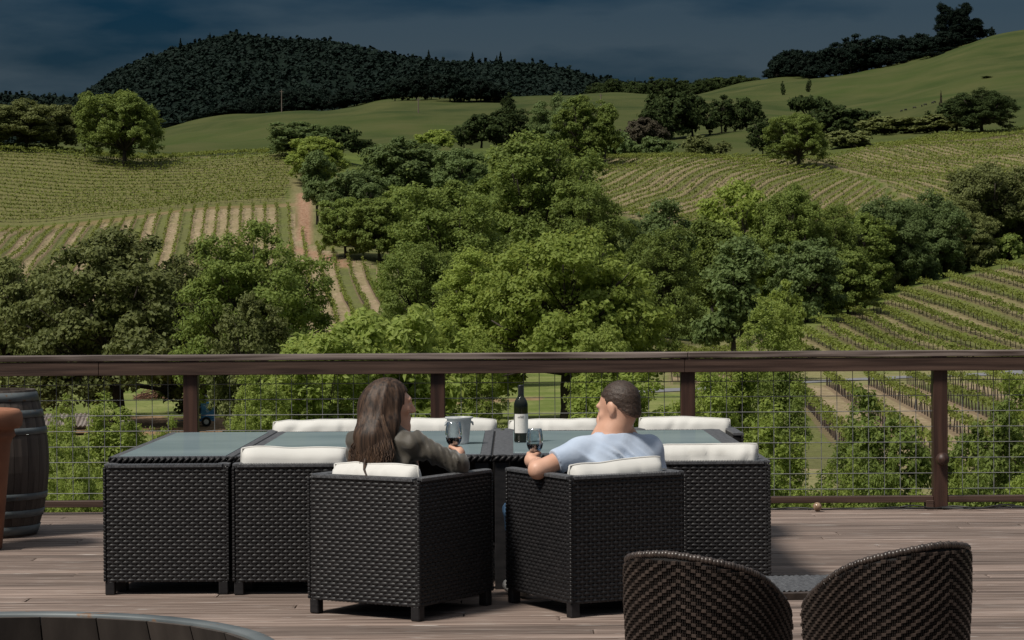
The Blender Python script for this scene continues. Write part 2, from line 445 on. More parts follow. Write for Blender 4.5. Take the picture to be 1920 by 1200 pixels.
# columns (photograph x) -> apparent y of the ground at D = 250, 300, ... (values chosen so each hill has a believable height)
COLS = {
    -900: [690, 650, 600, 552, 500, 455, 415, 385, 300, 296, 300, 305, 300, 290, 280, 300, 330, 360],
    -300: [690, 655, 610, 560, 508, 455, 415, 382, 292, 290, 296, 300, 296, 285, 275, 300, 330, 360],
    0:    [690, 655, 615, 565, 508, 452, 412, 379, 291, 287, 296, 300, 300, 290, 280, 300, 330, 360],
    300:  [692, 655, 615, 565, 508, 450, 408, 374, 297, 289, 292, 297, 288, 250, 246, 270, 310, 350],
    430:  [694, 655, 615, 565, 508, 446, 404, 372, 299, 290, 293, 297, 280, 225, 226, 250, 300, 350],
    550:  [694, 655, 615, 565, 505, 446, 404, 374, 301, 291, 292, 295, 268, 204, 206, 240, 300, 350],
    640:  [694, 655, 615, 562, 503, 448, 410, 376, 320, 300, 296, 292, 262, 207, 209, 240, 300, 350],
    740:  [694, 655, 610, 555, 500, 455, 415, 380, 335, 310, 298, 288, 255, 186, 190, 230, 290, 350],
    960:  [697, 620, 560, 530, 500, 460, 420, 385, 345, 320, 300, 285, 250, 190, 180, 230, 290, 350],
    1110: [698, 650, 600, 560, 520, 480, 430, 390, 352, 322, 292, 280, 245, 190, 178, 230, 290, 350],
    1300: [698, 668, 640, 605, 570, 520, 465, 420, 365, 330, 292, 290, 246, 190, 170, 220, 290, 350],
    1420: [700, 655, 625, 600, 560, 520, 475, 430, 375, 338, 297, 292, 250, 200, 152, 200, 280, 350],
    1500: [702, 604, 590, 585, 560, 525, 480, 430, 375, 340, 300, 290, 255, 205, 143, 180, 270, 350],
    1700: [700, 622, 532, 538, 535, 510, 470, 420, 370, 335, 280, 262, 225, 180, 112, 150, 250, 350],
    1840: [700, 602, 498, 506, 512, 495, 455, 405, 355, 322, 270, 240, 200, 145, 64, 110, 230, 350],
    1920: [700, 590, 478, 488, 500, 485, 445, 395, 345, 312, 262, 235, 192, 135, 45, 100, 230, 350],
    2250: [695, 560, 435, 450, 465, 455, 415, 370, 325, 295, 250, 215, 165, 95, 5, 70, 220, 350],
    2900: [695, 580, 495, 445, 455, 445, 405, 365, 320, 290, 245, 205, 150, 80, -10, 60, 220, 350],
}
NU = 300
U = np.linspace(-0.44, 0.46, NU)
Dg = np.concatenate([np.geomspace(11, 80, 34, endpoint=False), np.arange(80, 720, 3.0), np.geomspace(720, 3800, 70)])
ND = len(Dg)
cx = sorted(COLS)
colu = np.array([(c - 960) / FPX for c in cx])
tab = np.zeros((len(cx), len(D_K)))                          # slope (z-EYE)/D per column, knot
for i, c in enumerate(cx):
    for j, d in enumerate(D_K):
        if d in ZN:
            tab[i, j] = (ZN[d] - EYE) / d
        else:
            p = at(c, COLS[c][j - 7], d)
            tab[i, j] = (p.z - EYE) / d
S1 = np.zeros((len(cx), ND))
for i in range(len(cx)):
    S1[i] = np.interp(np.log(Dg), np.log(D_K), tab[i])
SG = np.zeros((NU, ND))
for j in range(ND):
    SG[:, j] = np.interp(U, colu, S1[:, j])
def smooth_axis(A, k, axis):
    w = np.hanning(2 * k + 3)[1:-1]; w /= w.sum()
    pad = [(0, 0), (0, 0)]; pad[axis] = (k, k)
    B = np.pad(A, pad, mode='edge')
    return np.apply_along_axis(lambda r: np.convolve(r, w, mode='valid'), axis, B)
ZG = EYE + SG * Dg[None, :]
near = Dg < 85
ZS = smooth_axis(smooth_axis(ZG, 5, 0), 4, 1)
# gentle natural undulation that grows with distance
rs = np.random.RandomState(4)
for q in range(14):
    lam = rs.uniform(25, 140); a = rs.uniform(0, 2 * PI); ph = rs.uniform(0, 2 * PI)
    XX = U[:, None] * Dg[None, :]; YY = np.broadcast_to(Dg[None, :], XX.shape)
    amp = lam * 0.0050 * np.clip((Dg - 230) / 300, 0, 1)
    ZS = ZS + amp[None, :] * np.sin((XX * math.cos(a) + YY * math.sin(a)) * 2 * PI / lam + ph)
ZG = ZS

def hz(x, y):
    """terrain height, arrays or numbers"""
    x = np.asarray(x, float); y = np.asarray(y, float)
    d = np.clip(y, Dg[0], Dg[-1] - 1e-3)
    u = np.clip(x / d, U[0], U[-1] - 1e-6)
    j = np.clip(np.searchsorted(Dg, d, side='right') - 1, 0, ND - 2)
    fi = (u - U[0]) / (U[1] - U[0]); i = np.clip(fi.astype(int), 0, NU - 2)
    a = fi - i; b = (d - Dg[j]) / (Dg[j + 1] - Dg[j])
    return (ZG[i, j] * (1 - a) * (1 - b) + ZG[i + 1, j] * a * (1 - b) + ZG[i, j + 1] * (1 - a) * b + ZG[i + 1, j + 1] * a * b)

def pxd(px, D):
    return ((px - 960) / FPX * D, D)

# vineyard blocks: polygon corners as (photograph x, distance), row direction, spacing, row offset
BLOCKS = [
    ('valley',  [(1475, 108), (2400, 108), (2400, 224), (1500, 212)], (0.085, 1.0), 3.9),
    ('slope',   [(1490, 262), (2600, 256), (2600, 372), (1920, 350), (1700, 344), (1600, 322), (1495, 286)], (-0.10, 1.0), 4.4),
    ('terrace', [(-420, 400), (540, 400), (530, 330), (735, 330), (712, 440), (640, 455), (575, 488), (545, 531), (300, 533), (-420, 531)], (-0.11, 1.0), 2.75),
    ('ridge',   [(-420, 540), (535, 540), (550, 598), (-420, 598)], (1.0, -0.02), 2.7),
    ('crest',   [(-420, 603), (500, 603), (560, 608), (560, 636), (-420, 630)], (-0.5, 1.0), 3.0),
    ('far',     [(1110, 555), (1300, 535), (1560, 535), (1760, 560), (1600, 650), (1450, 700), (1120, 698)], (0.41, 1.0), 2.7),
    ('upper',   [(1800, 545), (2300, 545), (2300, 790), (1900, 790), (1760, 775), (1640, 725), (1560, 700), (1470, 700), (1620, 650)], (-0.30, 1.0), 2.7),
    ('gap',     [(1255, 215), (1400, 215), (1400, 300), (1255, 300)], (-0.22, 1.0), 3.2),
]
def inside(poly, x, y):
    r = np.zeros(np.shape(x), bool)
    n = len(poly)
    for i in range(n):
        x0, y0 = poly[i]; x1, y1 = poly[(i + 1) % n]
        if y0 == y1: continue
        c = ((y0 > y) != (y1 > y)) & (x < (x1 - x0) * (y - y0) / (y1 - y0) + x0)
        r ^= c
    return r

XX = U[:, None] * Dg[None, :]
YY = np.broadcast_to(Dg[None, :], XX.shape)
vine = np.zeros(XX.shape); lush = np.zeros(XX.shape); rowt = np.zeros(XX.shape)
for (nm, poly, d, sp) in BLOCKS:
    P = [pxd(a, b) for a, b in poly]
    ins = inside(P, XX, YY)
    dn = math.hypot(*d); nrm = (d[1] / dn, -d[0] / dn)
    vine[ins] = 1
    lush[ins] = {'ridge': .9, 'crest': .8, 'upper': .45, 'far': .35, 'slope': .5}.get(nm, 0)
    # the row coordinate is filled a little beyond the block so it stays linear up to the edge
    near_b = inside([(px * 1.0, py) for px, py in P], XX, YY)
    t = (XX * nrm[0] + YY * nrm[1]) / sp
    rowt[ins] = t[ins]
pxg = 960 + FPX * XX / YY
tan = np.zeros(XX.shape)
tan[(pxg > 1440) & (YY > 90) & (YY < 275)] = 0.75              # straw-coloured valley vineyard floor
tan[(pxg > 1215) & (pxg < 1440) & (YY > 195) & (YY < 330)] = 0.7
tan[(pxg > 530) & (pxg < 760) & (YY > 370) & (YY < 545)] = 0.55
tan[(pxg > 545) & (pxg < 640) & (YY > 520) & (YY < 625)] = 0.7
dirt = np.zeros(XX.shape)
lawn = np.where((YY < 330) & (vine == 0), np.clip((330 - YY) / 60, 0, 1), 0)
def poly_mask(pts, A, v):
    A[inside([pxd(a, b) for a, b in pts], XX, YY)] = v
poly_mask([(556, 490), (588, 478), (580, 540), (570, 560), (560, 540)], dirt, 0.9)
poly_mask([(560, 478), (620, 455), (660, 447), (655, 440), (560, 462), (535, 480)], dirt, 0.8)
poly_mask([(-420, 533), (560, 533), (560, 539), (-420, 539)], dirt, 0.4)
poly_mask([(-50, 143), (470, 140), (470, 158), (-50, 168)], dirt, 0.8)
poly_mask([(840, 176), (1010, 184), (1010, 190), (840, 181)], dirt, 0.7)
hill_dim = np.clip((YY - 640) / 220, 0, 1) * 0.9  # far hills: dimming painted into the grass colour, growing with distance
idx = (np.arange(NU)[:, None] * ND + np.arange(ND)[None, :])
Q = np.stack([idx[:-1, :-1], idx[1:, :-1], idx[1:, 1:], idx[:-1, 1:]], -1).reshape(-1, 4)
gm, N, L, b = new_mat('ground_cover')
def attr(nm):
    a = N.new('ShaderNodeAttribute'); a.attribute_name = nm; return a.outputs['Fac']
def math_n(op, a, b_=None):
    n = N.new('ShaderNodeMath'); n.operation = op
    for i, v in enumerate((a, b_)):
        if v is None: continue
        if isinstance(v, (int, float)): n.inputs[i].default_value = v
        else: L.new(v, n.inputs[i])
    return n.outputs[0]
def mixc(f, a, c):
    n = N.new('ShaderNodeMix'); n.data_type = 'RGBA'
    for i, v in ((0, f), (6, a), (7, c)):
        if isinstance(v, tuple): n.inputs[i].default_value = (*v, 1)
        elif isinstance(v, float): n.inputs[i].default_value = v
        else: L.new(v, n.inputs[i])
    return n.outputs[2]
def noise_n(scale, detail=5, lo=0.35, hi=0.65):
    v = coords(N, L, 'world', (scale,) * 3)
    n = N.new('ShaderNodeTexNoise'); n.inputs['Scale'].default_value = 1; n.inputs['Detail'].default_value = detail
    L.new(v, n.inputs['Vector'])
    r = N.new('ShaderNodeMapRange'); r.inputs[1].default_value = lo; r.inputs[2].default_value = hi
    L.new(n.outputs[0], r.inputs[0])
    return r.outputs[0]
n_big, n_mid, n_fine = noise_n(0.012, 4), noise_n(0.16, 5), noise_n(1.6, 4)
grass = mixc(n_mid, (0.050, 0.080, 0.015), (0.098, 0.132, 0.026))
grass = mixc(math_n('MULTIPLY', n_big, 0.6), grass, (0.090, 0.092, 0.032))
grass = mixc(attr('hill_dim'), grass, mixc(noise_n(0.03, 8, .32, .68), mixc(noise_n(0.006, 4), (0.020, 0.032, 0.009), (0.038, 0.056, 0.013)), (0.062, 0.066, 0.023)))  # dry patches over a base painted darker to dim the far hills
straw = mixc(n_fine, (0.205, 0.150, 0.095), (0.330, 0.260, 0.170))
straw = mixc(math_n('MULTIPLY', n_mid, 0.45), straw, (0.12, 0.125, 0.04))
grass = mixc(attr('lawn'), grass, mixc(n_mid, (0.105, 0.138, 0.032), (0.190, 0.202, 0.072)))
t = attr('rowt')
alley = math_n('FLOOR', t)
wn_ = N.new('ShaderNodeTexWhiteNoise'); wn_.noise_dimensions = '1D'
L.new(math_n('FLOOR', math_n('MULTIPLY', math_n('ADD', alley, 0.5), 0.5)), wn_.inputs['W'])
par = math_n('MODULO', math_n('ABSOLUTE', alley), 2.0)
green_alley = math_n('MULTIPLY', math_n('GREATER_THAN', math_n('ADD', math_n('MULTIPLY', par, 0.45), math_n('MULTIPLY', wn_.outputs['Value'], 0.6)), 0.55), 0.8)
floor_c = mixc(green_alley, straw, grass)
fr = math_n('ABSOLUTE', math_n('SUBTRACT', math_n('FRACT', t), 0.5))        # 0.5 on the vine line
strip = math_n('GREATER_THAN', math_n('ADD', fr, math_n('MULTIPLY', n_fine, 0.05)), 0.41)
floor_c = mixc(math_n('MULTIPLY', strip, 0.6), floor_c, (0.150, 0.100, 0.070))
floor_c = mixc(attr('lush'), floor_c, mixc(n_fine, (0.095, 0.100, 0.034), (0.135, 0.130, 0.052)))
c = mixc(math_n('MULTIPLY', attr('tan'), math_n('ADD', math_n('MULTIPLY', n_mid, 0.7), 0.3)), grass, straw)
c = mixc(attr('vine'), c, floor_c)
c = mixc(attr('dirt'), c, mixc(n_fine, (0.235, 0.125, 0.080), (0.330, 0.210, 0.145)))
L.new(c, b.inputs['Base Color'])
b.inputs['Roughness'].default_value = 0.95
b.inputs['Specular IOR Level'].default_value = 0.1
bp = N.new('ShaderNodeBump'); bp.inputs['Distance'].default_value = 0.25; bp.inputs['Strength'].default_value = 0.5
L.new(n_fine, bp.inputs['Height']); L.new(bp.outputs[0], b.inputs['Normal'])
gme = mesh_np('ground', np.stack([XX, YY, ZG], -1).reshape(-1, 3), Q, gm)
for nm, A in (('vine', vine), ('rowt', rowt), ('tan', tan), ('dirt', dirt), ('hill_dim', hill_dim), ('lawn', lawn), ('lush', lush)):
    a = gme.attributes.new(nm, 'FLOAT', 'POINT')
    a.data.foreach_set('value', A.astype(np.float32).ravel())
tag(obj('ground', gme), kind='structure')
# a wide low apron so the land goes on past the sheet, under and behind the deck
ap = MB()
R = 6500
ap.add([(-R, -R, -40), (R, -R, -40), (R, R, -40), (-R, R, -40)], [(0, 1, 2, 3)])
tag(ap.build('terrain', noise_mat('far_grass', (0.05, 0.07, 0.02), (0.07, 0.09, 0.03), (0.02,) * 3, 0.95, kind='world', spec=0.05)), kind='structure')
nearg = MB()
for i in range(20):
    for j in range(10):
        pass
xs = np.linspace(-60, 60, 25); ys = np.linspace(-60, 11.2, 16)
V = np.array([(x, y, -2.62 + (0.0 if abs(x) < 5 else -0.0)) for x in xs for y in ys])
ii = np.arange(25)[:, None] * 16 + np.arange(16)[None, :]
Qn = np.stack([ii[:-1, :-1], ii[1:, :-1], ii[1:, 1:], ii[:-1, 1:]], -1).reshape(-1, 4)
tag(obj('bank', mesh_np('bank', V, Qn, MAT['dirt'])), kind='structure')

# ------------------------------------------------------------------ the wooded mountain behind
RIDGE = [(-700, 250), (-300, 215), (0, 192), (150, 190), (200, 153), (270, 117), (370, 90), (440, 78), (520, 95), (600, 100), (700, 112),
         (800, 119), (900, 122), (1000, 124), (1060, 136), (1130, 155), (1200, 166), (1300, 170), (1420, 172), (1600, 190), (1900, 200), (2400, 240)]
MD0, MD1, MD2 = 1900.0, 2500.0, 3400.0
mu = np.linspace(-0.40, 0.36, 150)
md = np.concatenate([np.linspace(MD0, MD1, 30), np.linspace(MD1, MD2, 16)[1:]])
ry = np.interp(960 + mu * FPX, [r[0] for r in RIDGE], [r[1] for r in RIDGE])
zr = np.array([at(960 + u_ * FPX, y_ + 7, MD1).z for u_, y_ in zip(mu, ry)])
MZ = np.zeros((len(mu), len(md)))
for j, d_ in enumerate(md):
    if d_ <= MD1:
        f = (d_ - MD0) / (MD1 - MD0); s = math.sin(f * PI / 2) ** 0.9
        MZ[:, j] = 20 + (zr - 20) * s
    else:
        f = (d_ - MD1) / (MD2 - MD1); MZ[:, j] = zr - (zr + 30) * (f ** 1.4)
MX = mu[:, None] * md[None, :]; MY = np.broadcast_to(md[None, :], MX.shape)
for q in range(10):
    lam = rs.uniform(90, 420); a = rs.uniform(0, 2 * PI); ph = rs.uniform(0, 2 * PI)
    amp = lam * 0.012
    fade = np.clip(np.abs(MY - MD1) / 260, 0, 1)
    MZ = MZ + amp * fade * np.sin((MX * math.cos(a) + MY * math.sin(a)) * 2 * PI / lam + ph)
def mz(x, y):
    u_ = np.clip(x / y, mu[0], mu[-1] - 1e-6)
    fi = (u_ - mu[0]) / (mu[1] - mu[0]); i = np.clip(fi.astype(int), 0, len(mu) - 2); a = fi - i
    j = np.clip(np.searchsorted(md, y, side='right') - 1, 0, len(md) - 2); b_ = (y - md[j]) / (md[j + 1] - md[j])
    return MZ[i, j] * (1 - a) * (1 - b_) + MZ[i + 1, j] * a * (1 - b_) + MZ[i, j + 1] * (1 - a) * b_ + MZ[i + 1, j + 1] * a * b_
ii = np.arange(len(mu))[:, None] * len(md) + np.arange(len(md))[None, :]
Qm = np.stack([ii[:-1, :-1], ii[1:, :-1], ii[1:, 1:], ii[:-1, 1:]], -1).reshape(-1, 4)
tag(obj('mountain', mesh_np('mountain', np.stack([MX, MY, MZ], -1), Qm,
        noise_mat('forest_floor', (0.006, 0.010, 0.008), (0.011, 0.019, 0.014), (0.05,) * 3, 0.95, kind='world', spec=0.03))), kind='structure')

# ------------------------------------------------------------------ road across the valley
rp = [(1150, 196), (1330, 204), (1500, 222), (1700, 236), (1920, 248), (2300, 262)]
V, Qr = [], []
for k, t_ in enumerate(np.linspace(0, len(rp) - 1, 60)):
    i = min(int(t_), len(rp) - 2); f = t_ - i
    px_ = rp[i][0] * (1 - f) + rp[i + 1][0] * f; d_ = rp[i][1] * (1 - f) + rp[i + 1][1] * f
    for e in (-3.2, 3.2):
        x, y = pxd(px_, d_); y += e
        V.append((x, y, float(hz(x, y)) + 0.06))
for k in range(59):
    Qr.append((2 * k, 2 * k + 2, 2 * k + 3, 2 * k + 1))
tag(obj('road', mesh_np('road', V, Qr, MAT['asphalt'])), kind='structure')

# ------------------------------------------------------------------ deck
deck = empty('deck', (0, 0, 0))
deck['kind'] = 'structure'
DECK_Y1 = 15.05
BW = 0.139
rnd = random.Random(7)
bm_ = MB().box(-0.5, 0.5, 0.0, BW - 0.007, -0.038, 0.0, 0.003)
board_me = bm_.mesh('board', MAT['deck_wood'])
y = DECK_Y1 - BW
while y > 2.2:
    xs = [-6.2]
    x = -6.2 + rnd.uniform(1.2, 4.2)
    while x < 6.0:
        xs.append(x); x += rnd.choice([3.05, 3.66, 4.27]) * rnd.uniform(0.97, 1.03)
    if 6.2 - xs[-1] < 0.5: xs.pop()
    xs.append(6.2)
    for a_, b2 in zip(xs[:-1], xs[1:]):
        o = bpy.data.objects.new('board', board_me)
        COL.objects.link(o); o.parent = deck
        o.location = ((a_ + b2) / 2, y, rnd.uniform(-0.0025, 0.0015))
        o.scale = (b2 - a_ - 0.006, 1, 1)
        o.rotation_euler = (rnd.uniform(-0.006, 0.006), 0, 0)
    y -= BW
jo = MB()
for x in np.arange(-6, 6.1, 0.6):
    jo.box(x - 0.022, x + 0.022, 2.3, DECK_Y1 - 0.06, -0.22, -0.0435)
jo.box(-6.2, 6.2, DECK_Y1 + 0.001, DECK_Y1 + 0.04, -0.24, -0.003)
for x in (-5, -1.7, 1.7, 5):
    for yy in (4, 9, 14):
        jo.box(x + 0.03, x + 0.17, yy, yy + 0.14, -4.2, -0.222)
jo.build('joist_frame', MAT['rail_wood'], deck)

# ------------------------------------------------------------------ railing
RY = 14.93
def sx(px): return at(px, 800, RY).x
rail = empty('railing', (0, RY, 0), 0, 'dark stained wooden deck railing with welded wire mesh infill behind the wicker tables', 'railing')
post_px = [-118, 359, 821.5, 1289.5, 1761.5, 2231]
pxs = [sx(p) for p in post_px] + [sx(2231) + 1.68]
pxs = [sx(-118) - 1.68] + pxs
RT = at(960, 661.5, RY).z          # top of the cap rail
for x in pxs:
    MB().box(x - 0.0475, x + 0.0475, -0.045, 0.045, 0.004, RT - 0.042, 0.004).build('post', MAT['post_wood'], rail)
caps = [pxs[0] - 0.3, pxs[1] - 1.2, sx(1289), pxs[-1] + 0.3]
for a_, b2 in zip(caps[:-1], caps[1:]):
    MB().box(a_ + 0.0015, b2 - 0.0015, -0.095, 0.07, RT - 0.040, RT, 0.005).build('cap_rail', MAT['cap_wood'], rail)
spl = [pxs[0] - 0.3, pxs[2] - 0.6, sx(1283), pxs[-1] + 0.3]
for a_, b2 in zip(spl[:-1], spl[1:]):
    MB().box(a_ + 0.001, b2 - 0.001, -0.0865, -0.0475, RT - 0.134, RT - 0.0425, 0.003).build('top_rail', MAT['rail_wood'], rail)
zb = at(1600, 936, RY).z
for a_, b2 in zip(pxs[:-1], pxs[1:]):
    MB().box(a_ + 0.049, b2 - 0.049, -0.04, 0.04, zb - 0.021, zb + 0.021, 0.003).build('bottom_rail', MAT['rail_wood'], rail)
    w = MB()
    z0, z1 = zb + 0.023, RT - 0.05
    n = int(round((b2 - a_ - 0.1) / 0.1035))
    for k in range(1, n):
        x = a_ + 0.05 + (b2 - a_ - 0.1) * k / n
        w.tube([(x, 0.012, z0), (x, 0.012, z1)], 0.0025, 5, False)
    for k in range(9):
        z = z0 + 0.045 + k * 0.1035
        if z > z1: break
        w.tube([(a_ + 0.048, 0.0075, z), (b2 - 0.048, 0.0075, z)], 0.0026, 5, False)
    w.build('wire_mesh', MAT['wire'], rail)
kz = at(1762, 861, RY - 0.08).z
kb = MB()
kb.lathe([(0.0, 0.046), (0.018, 0.043), (0.034, 0.031), (0.044, 0.012), (0.046, 0), (0.042, -0.018), (0.03, -0.034), (0.014, -0.043), (0, -0.045)], 20, (sx(1762), -0.094, kz))
kb.tube([(sx(1762), -0.05, kz), (sx(1762), -0.07, kz)], 0.02, 10)
kb.build('ball_knob', MAT['post_wood'], rail, True)
MB().box(sx(1734), sx(1748), -0.05, 0.05, 0.004, 0.062, 0.003).build('block', MAT['rail_wood'], rail)

# string light lying along the deck edge
sl = empty('string_light', (sx(1527), RY - 0.10, 0), 0, 'black string light cord lying along the deck edge under the railing', 'string light')
cord = []
for k, x in enumerate(np.arange(sx(1440), sx(2260), 0.06)):
    cord.append((x - sx(1527), 0.035 * math.sin(k * 0.9) * math.sin(k * 0.23) , 0.012 + 0.010 * max(0, math.sin(k * 0.55))))
MB().tube(cord, 0.006, 6).build('cord', MAT['black_plastic'], sl, True)
cord2 = [(p[0] + 0.02, p[1] + 0.018 * math.sin(i * 1.7), p[2] + 0.008 + 0.006 * math.sin(i * 1.3)) for i, p in enumerate(cord) if p[0] > 0.5]
MB().tube(cord2, 0.005, 6).build('cord', MAT['black_plastic'], sl, True)
MB().lathe([(0, 0.03), (0.017, 0.026), (0.029, 0.010), (0.030, 0), (0.024, -0.018), (0.012, -0.029), (0, -0.03)], 16, (0, -0.03, 0.031)).build(
    'bulb', noise_mat('bulb_glass', (0.14, 0.08, 0.05), (0.34, 0.24, 0.16), (30, 30, 30), 0.12), sl, True)
# ------------------------------------------------------------------ trees
def unit(v):
    return v / np.maximum(np.linalg.norm(v, axis=-1, keepdims=True), 1e-9)

def leaf_arrays(rng, C, Nn, size, aspect=1.5):
    n = len(C)
    Nn = unit(Nn)
    T = unit(np.cross(Nn, rng.normal(size=(n, 3))))
    B = np.cross(Nn, T)
    s = size * rng.uniform(0.65, 1.3, (n, 1))
    a, b_ = s * 0.5 * aspect, s * 0.5
    fold = Nn * s * 0.12
    V = np.stack([C - T * a, C + B * b_ + fold, C + T * a, C - B * b_ + fold], 1)
    Q = np.arange(4 * n).reshape(n, 4)
    return V.reshape(-1, 3), Q

def make_lobes(rng, kind):
    L_ = []
    if kind == 'oak':
        L_.append(((0, 0, .56), (.30, .30, .30)))
        n = 19
        for i in range(n):
            a = 2 * PI * i * .618 + rng.uniform(-.3, .3); z = .20 + .66 * ((i + .5) / n) ** .9
            rr = .40 * math.sqrt(max(0.04, 1 - ((z - .46) / .50) ** 2)) * rng.uniform(.72, 1.12)
            r = rng.uniform(.10, .19)
            L_.append(((rr * math.cos(a), rr * math.sin(a), z), (r, r, r * .78)))
        L_.append(((rng.uniform(-.08, .08), rng.uniform(-.08, .08), .86), (.15, .15, .12)))
    elif kind == 'spread':          # broad, low, drooping
        L_.append(((0, 0, .54), (.34, .34, .28)))
        n = 24
        for i in range(n):
            a = 2 * PI * i * .618 + rng.uniform(-.3, .3); z = .17 + .64 * ((i + .5) / n)
            rr = .42 * math.sqrt(max(0.05, 1 - ((z - .38) / .55) ** 2)) * rng.uniform(.8, 1.06)
            r = rng.uniform(.09, .17)
            L_.append(((rr * math.cos(a), rr * math.sin(a), z), (r, r, r * .8)))
        L_.append(((rng.uniform(-.1, .1), 0, .86), (.17, .17, .12)))
    elif kind == 'round':
        L_.append(((0, 0, .50), (.36, .36, .34)))
        n = 16
        for i in range(n):
            a = 2 * PI * i * .618; z = .16 + .70 * (i + .5) / n
            rr = .37 * math.sqrt(max(0.05, 1 - ((z - .46) / .52) ** 2)) * rng.uniform(.8, 1.12)
            r = rng.uniform(.12, .19)
            L_.append(((rr * math.cos(a), rr * math.sin(a), z), (r, r, r * .85)))
        L_.append(((0, 0, .84), (.17, .17, .13)))
    elif kind == 'tall':
        for i in range(10):
            z = .34 + .56 * i / 9; a = rng.uniform(0, 2 * PI); rr = rng.uniform(.05, .22) * (1.2 - z * .6)
            r = rng.uniform(.15, .23)
            L_.append(((rr * math.cos(a), rr * math.sin(a), z), (r, r, r * .6)))
    elif kind == 'bush':
        L_.append(((0, 0, .42), (.34, .34, .36)))
        n = 22
        for i in range(n):
            a = 2 * PI * i * .618 + rng.uniform(-.4, .4); z = .06 + .84 * (i + .5) / n
            rr = .40 * math.sqrt(max(0.03, 1 - max(0, (z - .25) / .72) ** 2)) * rng.uniform(.5, 1.1)
            r = rng.uniform(.09, .17)
            L_.append(((rr * math.cos(a), rr * math.sin(a), z), (r, r, r * 1.0)))
    elif kind == 'sapling':
        for i in range(12):
            z = rng.uniform(.40, .92); a = rng.uniform(0, 2 * PI); rr = rng.uniform(.05, .33)
            r = rng.uniform(.09, .16)
            L_.append(((rr * math.cos(a), rr * math.sin(a), z), (r, r, r * .9)))
    elif kind == 'umbrella':
        for i in range(12):
            a = rng.uniform(0, 2 * PI); rr = .40 * math.sqrt(rng.uniform(0, 1)); z = .74 - .9 * rr * rr + rng.uniform(-.05, .08)
            L_.append(((rr * math.cos(a), rr * math.sin(a), z), (.14, .14, .10)))
    return L_

def make_tree(seed, kind, n_leaf, leaf, aspect=1.5, clump=(.035, .075), n_clump=None, trunk_r=.022, fork=.22, sides=6, surf=.6, up=.38, stems=1, asp=1.0):
    ZS_ = np.array([1, 1, asp])
    rng = np.random.RandomState(seed)
    lobes = make_lobes(rng, kind)
    wts = np.array([r[0] * r[1] * r[2] for _, r in lobes]) ** .7; wts /= wts.sum()
    n_clump = n_clump or max(40, n_leaf // 60)
    ci = rng.choice(len(lobes), n_clump, p=wts)
    cen = np.array([lobes[i][0] for i in ci]); rad = np.array([lobes[i][1] for i in ci])
    dr = unit(rng.normal(size=(n_clump, 3)) + np.array([0, 0, .25]))
    fr = rng.uniform(surf, 1.0, (n_clump, 1))
    cc = cen + dr * rad * fr
    cc[:, 2] = np.maximum(cc[:, 2], .03)
    rc = rng.uniform(*clump, n_clump)
    # clumps that protrude are lit, recessed ones fall in shade: drop some inner ones for gaps
    w2 = rc ** 2; w2 /= w2.sum()
    li = rng.choice(n_clump, n_leaf, p=w2)
    off = unit(rng.normal(size=(n_leaf, 3))) * (rng.uniform(0, 1, (n_leaf, 1)) ** .45)
    off *= np.array([1.15, 1.15, .75])
    C = cc[li] * ZS_ + off * rc[li][:, None] * (1 + .25 * (asp - 1))
    axis = np.array([0, 0, .45 * asp])
    outw = unit(C - axis)
    Nn = off * .70 + outw * .40 + np.array([0, 0, up]) + rng.normal(size=(n_leaf, 3)) * .48
    V, Q = leaf_arrays(rng, C, Nn, leaf, aspect)
    crown = mesh_np('crown_' + kind, V, Q, MAT['leaf_oak'], False)
    tb = MB()
    top = np.array([0, 0, fork])
    if stems == 1:
        tb.tube([(0, 0, -.03), (.004, .002, fork * .3), (-.004, .003, fork * .7), tuple(top)], [trunk_r * 1.45, trunk_r * 1.05, trunk_r * .95, trunk_r * .9], sides + 2)
    order = rng.permutation(len(lobes))
    tips = []
    for q, i in enumerate(order):
        p = np.array(lobes[i][0])
        b0 = top if stems == 1 else np.array([rng.uniform(-.05, .05), rng.uniform(-.05, .05), -.02])
        mid = b0 + (p - b0) * .5 + np.array([0, 0, .05]) * rng.uniform(-.3, 1) + rng.normal(size=3) * .02
        r0 = trunk_r * rng.uniform(.4, .62)
        tb.tube([tuple(b0), tuple(mid), tuple(p)], [r0, r0 * .62, r0 * .3], sides)
        own = np.where(ci == i)[0]
        for k in own[:5]:
            m2 = mid + (cc[k] - mid) * .55 + rng.normal(size=3) * .015
            tb.tube([tuple(mid), tuple(m2), tuple(cc[k])], [r0 * .42, r0 * .24, r0 * .08], 4, False)
    tb.v = [(v[0], v[1], v[2] * asp) for v in tb.v]
    trunk = tb.mesh('trunk_' + kind, MAT['bark'], True)
    return crown, trunk, asp

def make_conifer(seed, n_leaf=2600, leaf=.055, w=.5):
    rng = np.random.RandomState(seed)
    z = 1 - rng.uniform(0, 1, n_leaf) ** .55 * .86
    tier = np.round(z * 15) / 15 + rng.uniform(-.012, .012, n_leaf)
    r = (1.02 - tier) * w * rng.uniform(.35, 1.05, n_leaf) * (1 + .35 * np.sin(tier * 61 + seed))
    a = rng.uniform(0, 2 * PI, n_leaf)
    C = np.stack([r * np.cos(a), r * np.sin(a), tier - r * .30], -1)
    Nn = np.stack([np.cos(a), np.sin(a), np.full(n_leaf, .7)], -1) + rng.normal(size=(n_leaf, 3)) * .5
    V, Q = leaf_arrays(rng, C, Nn, leaf, 1.9)
    crown = mesh_np('crown_conifer', V, Q, MAT['leaf_conifer'], False)
    tr = MB().tube([(0, 0, -.02), (0, 0, .5), (0, 0, .98)], [.022, .014, .003], 6).mesh('trunk_conifer', MAT['bark'], True)
    return crown, tr, 1.0

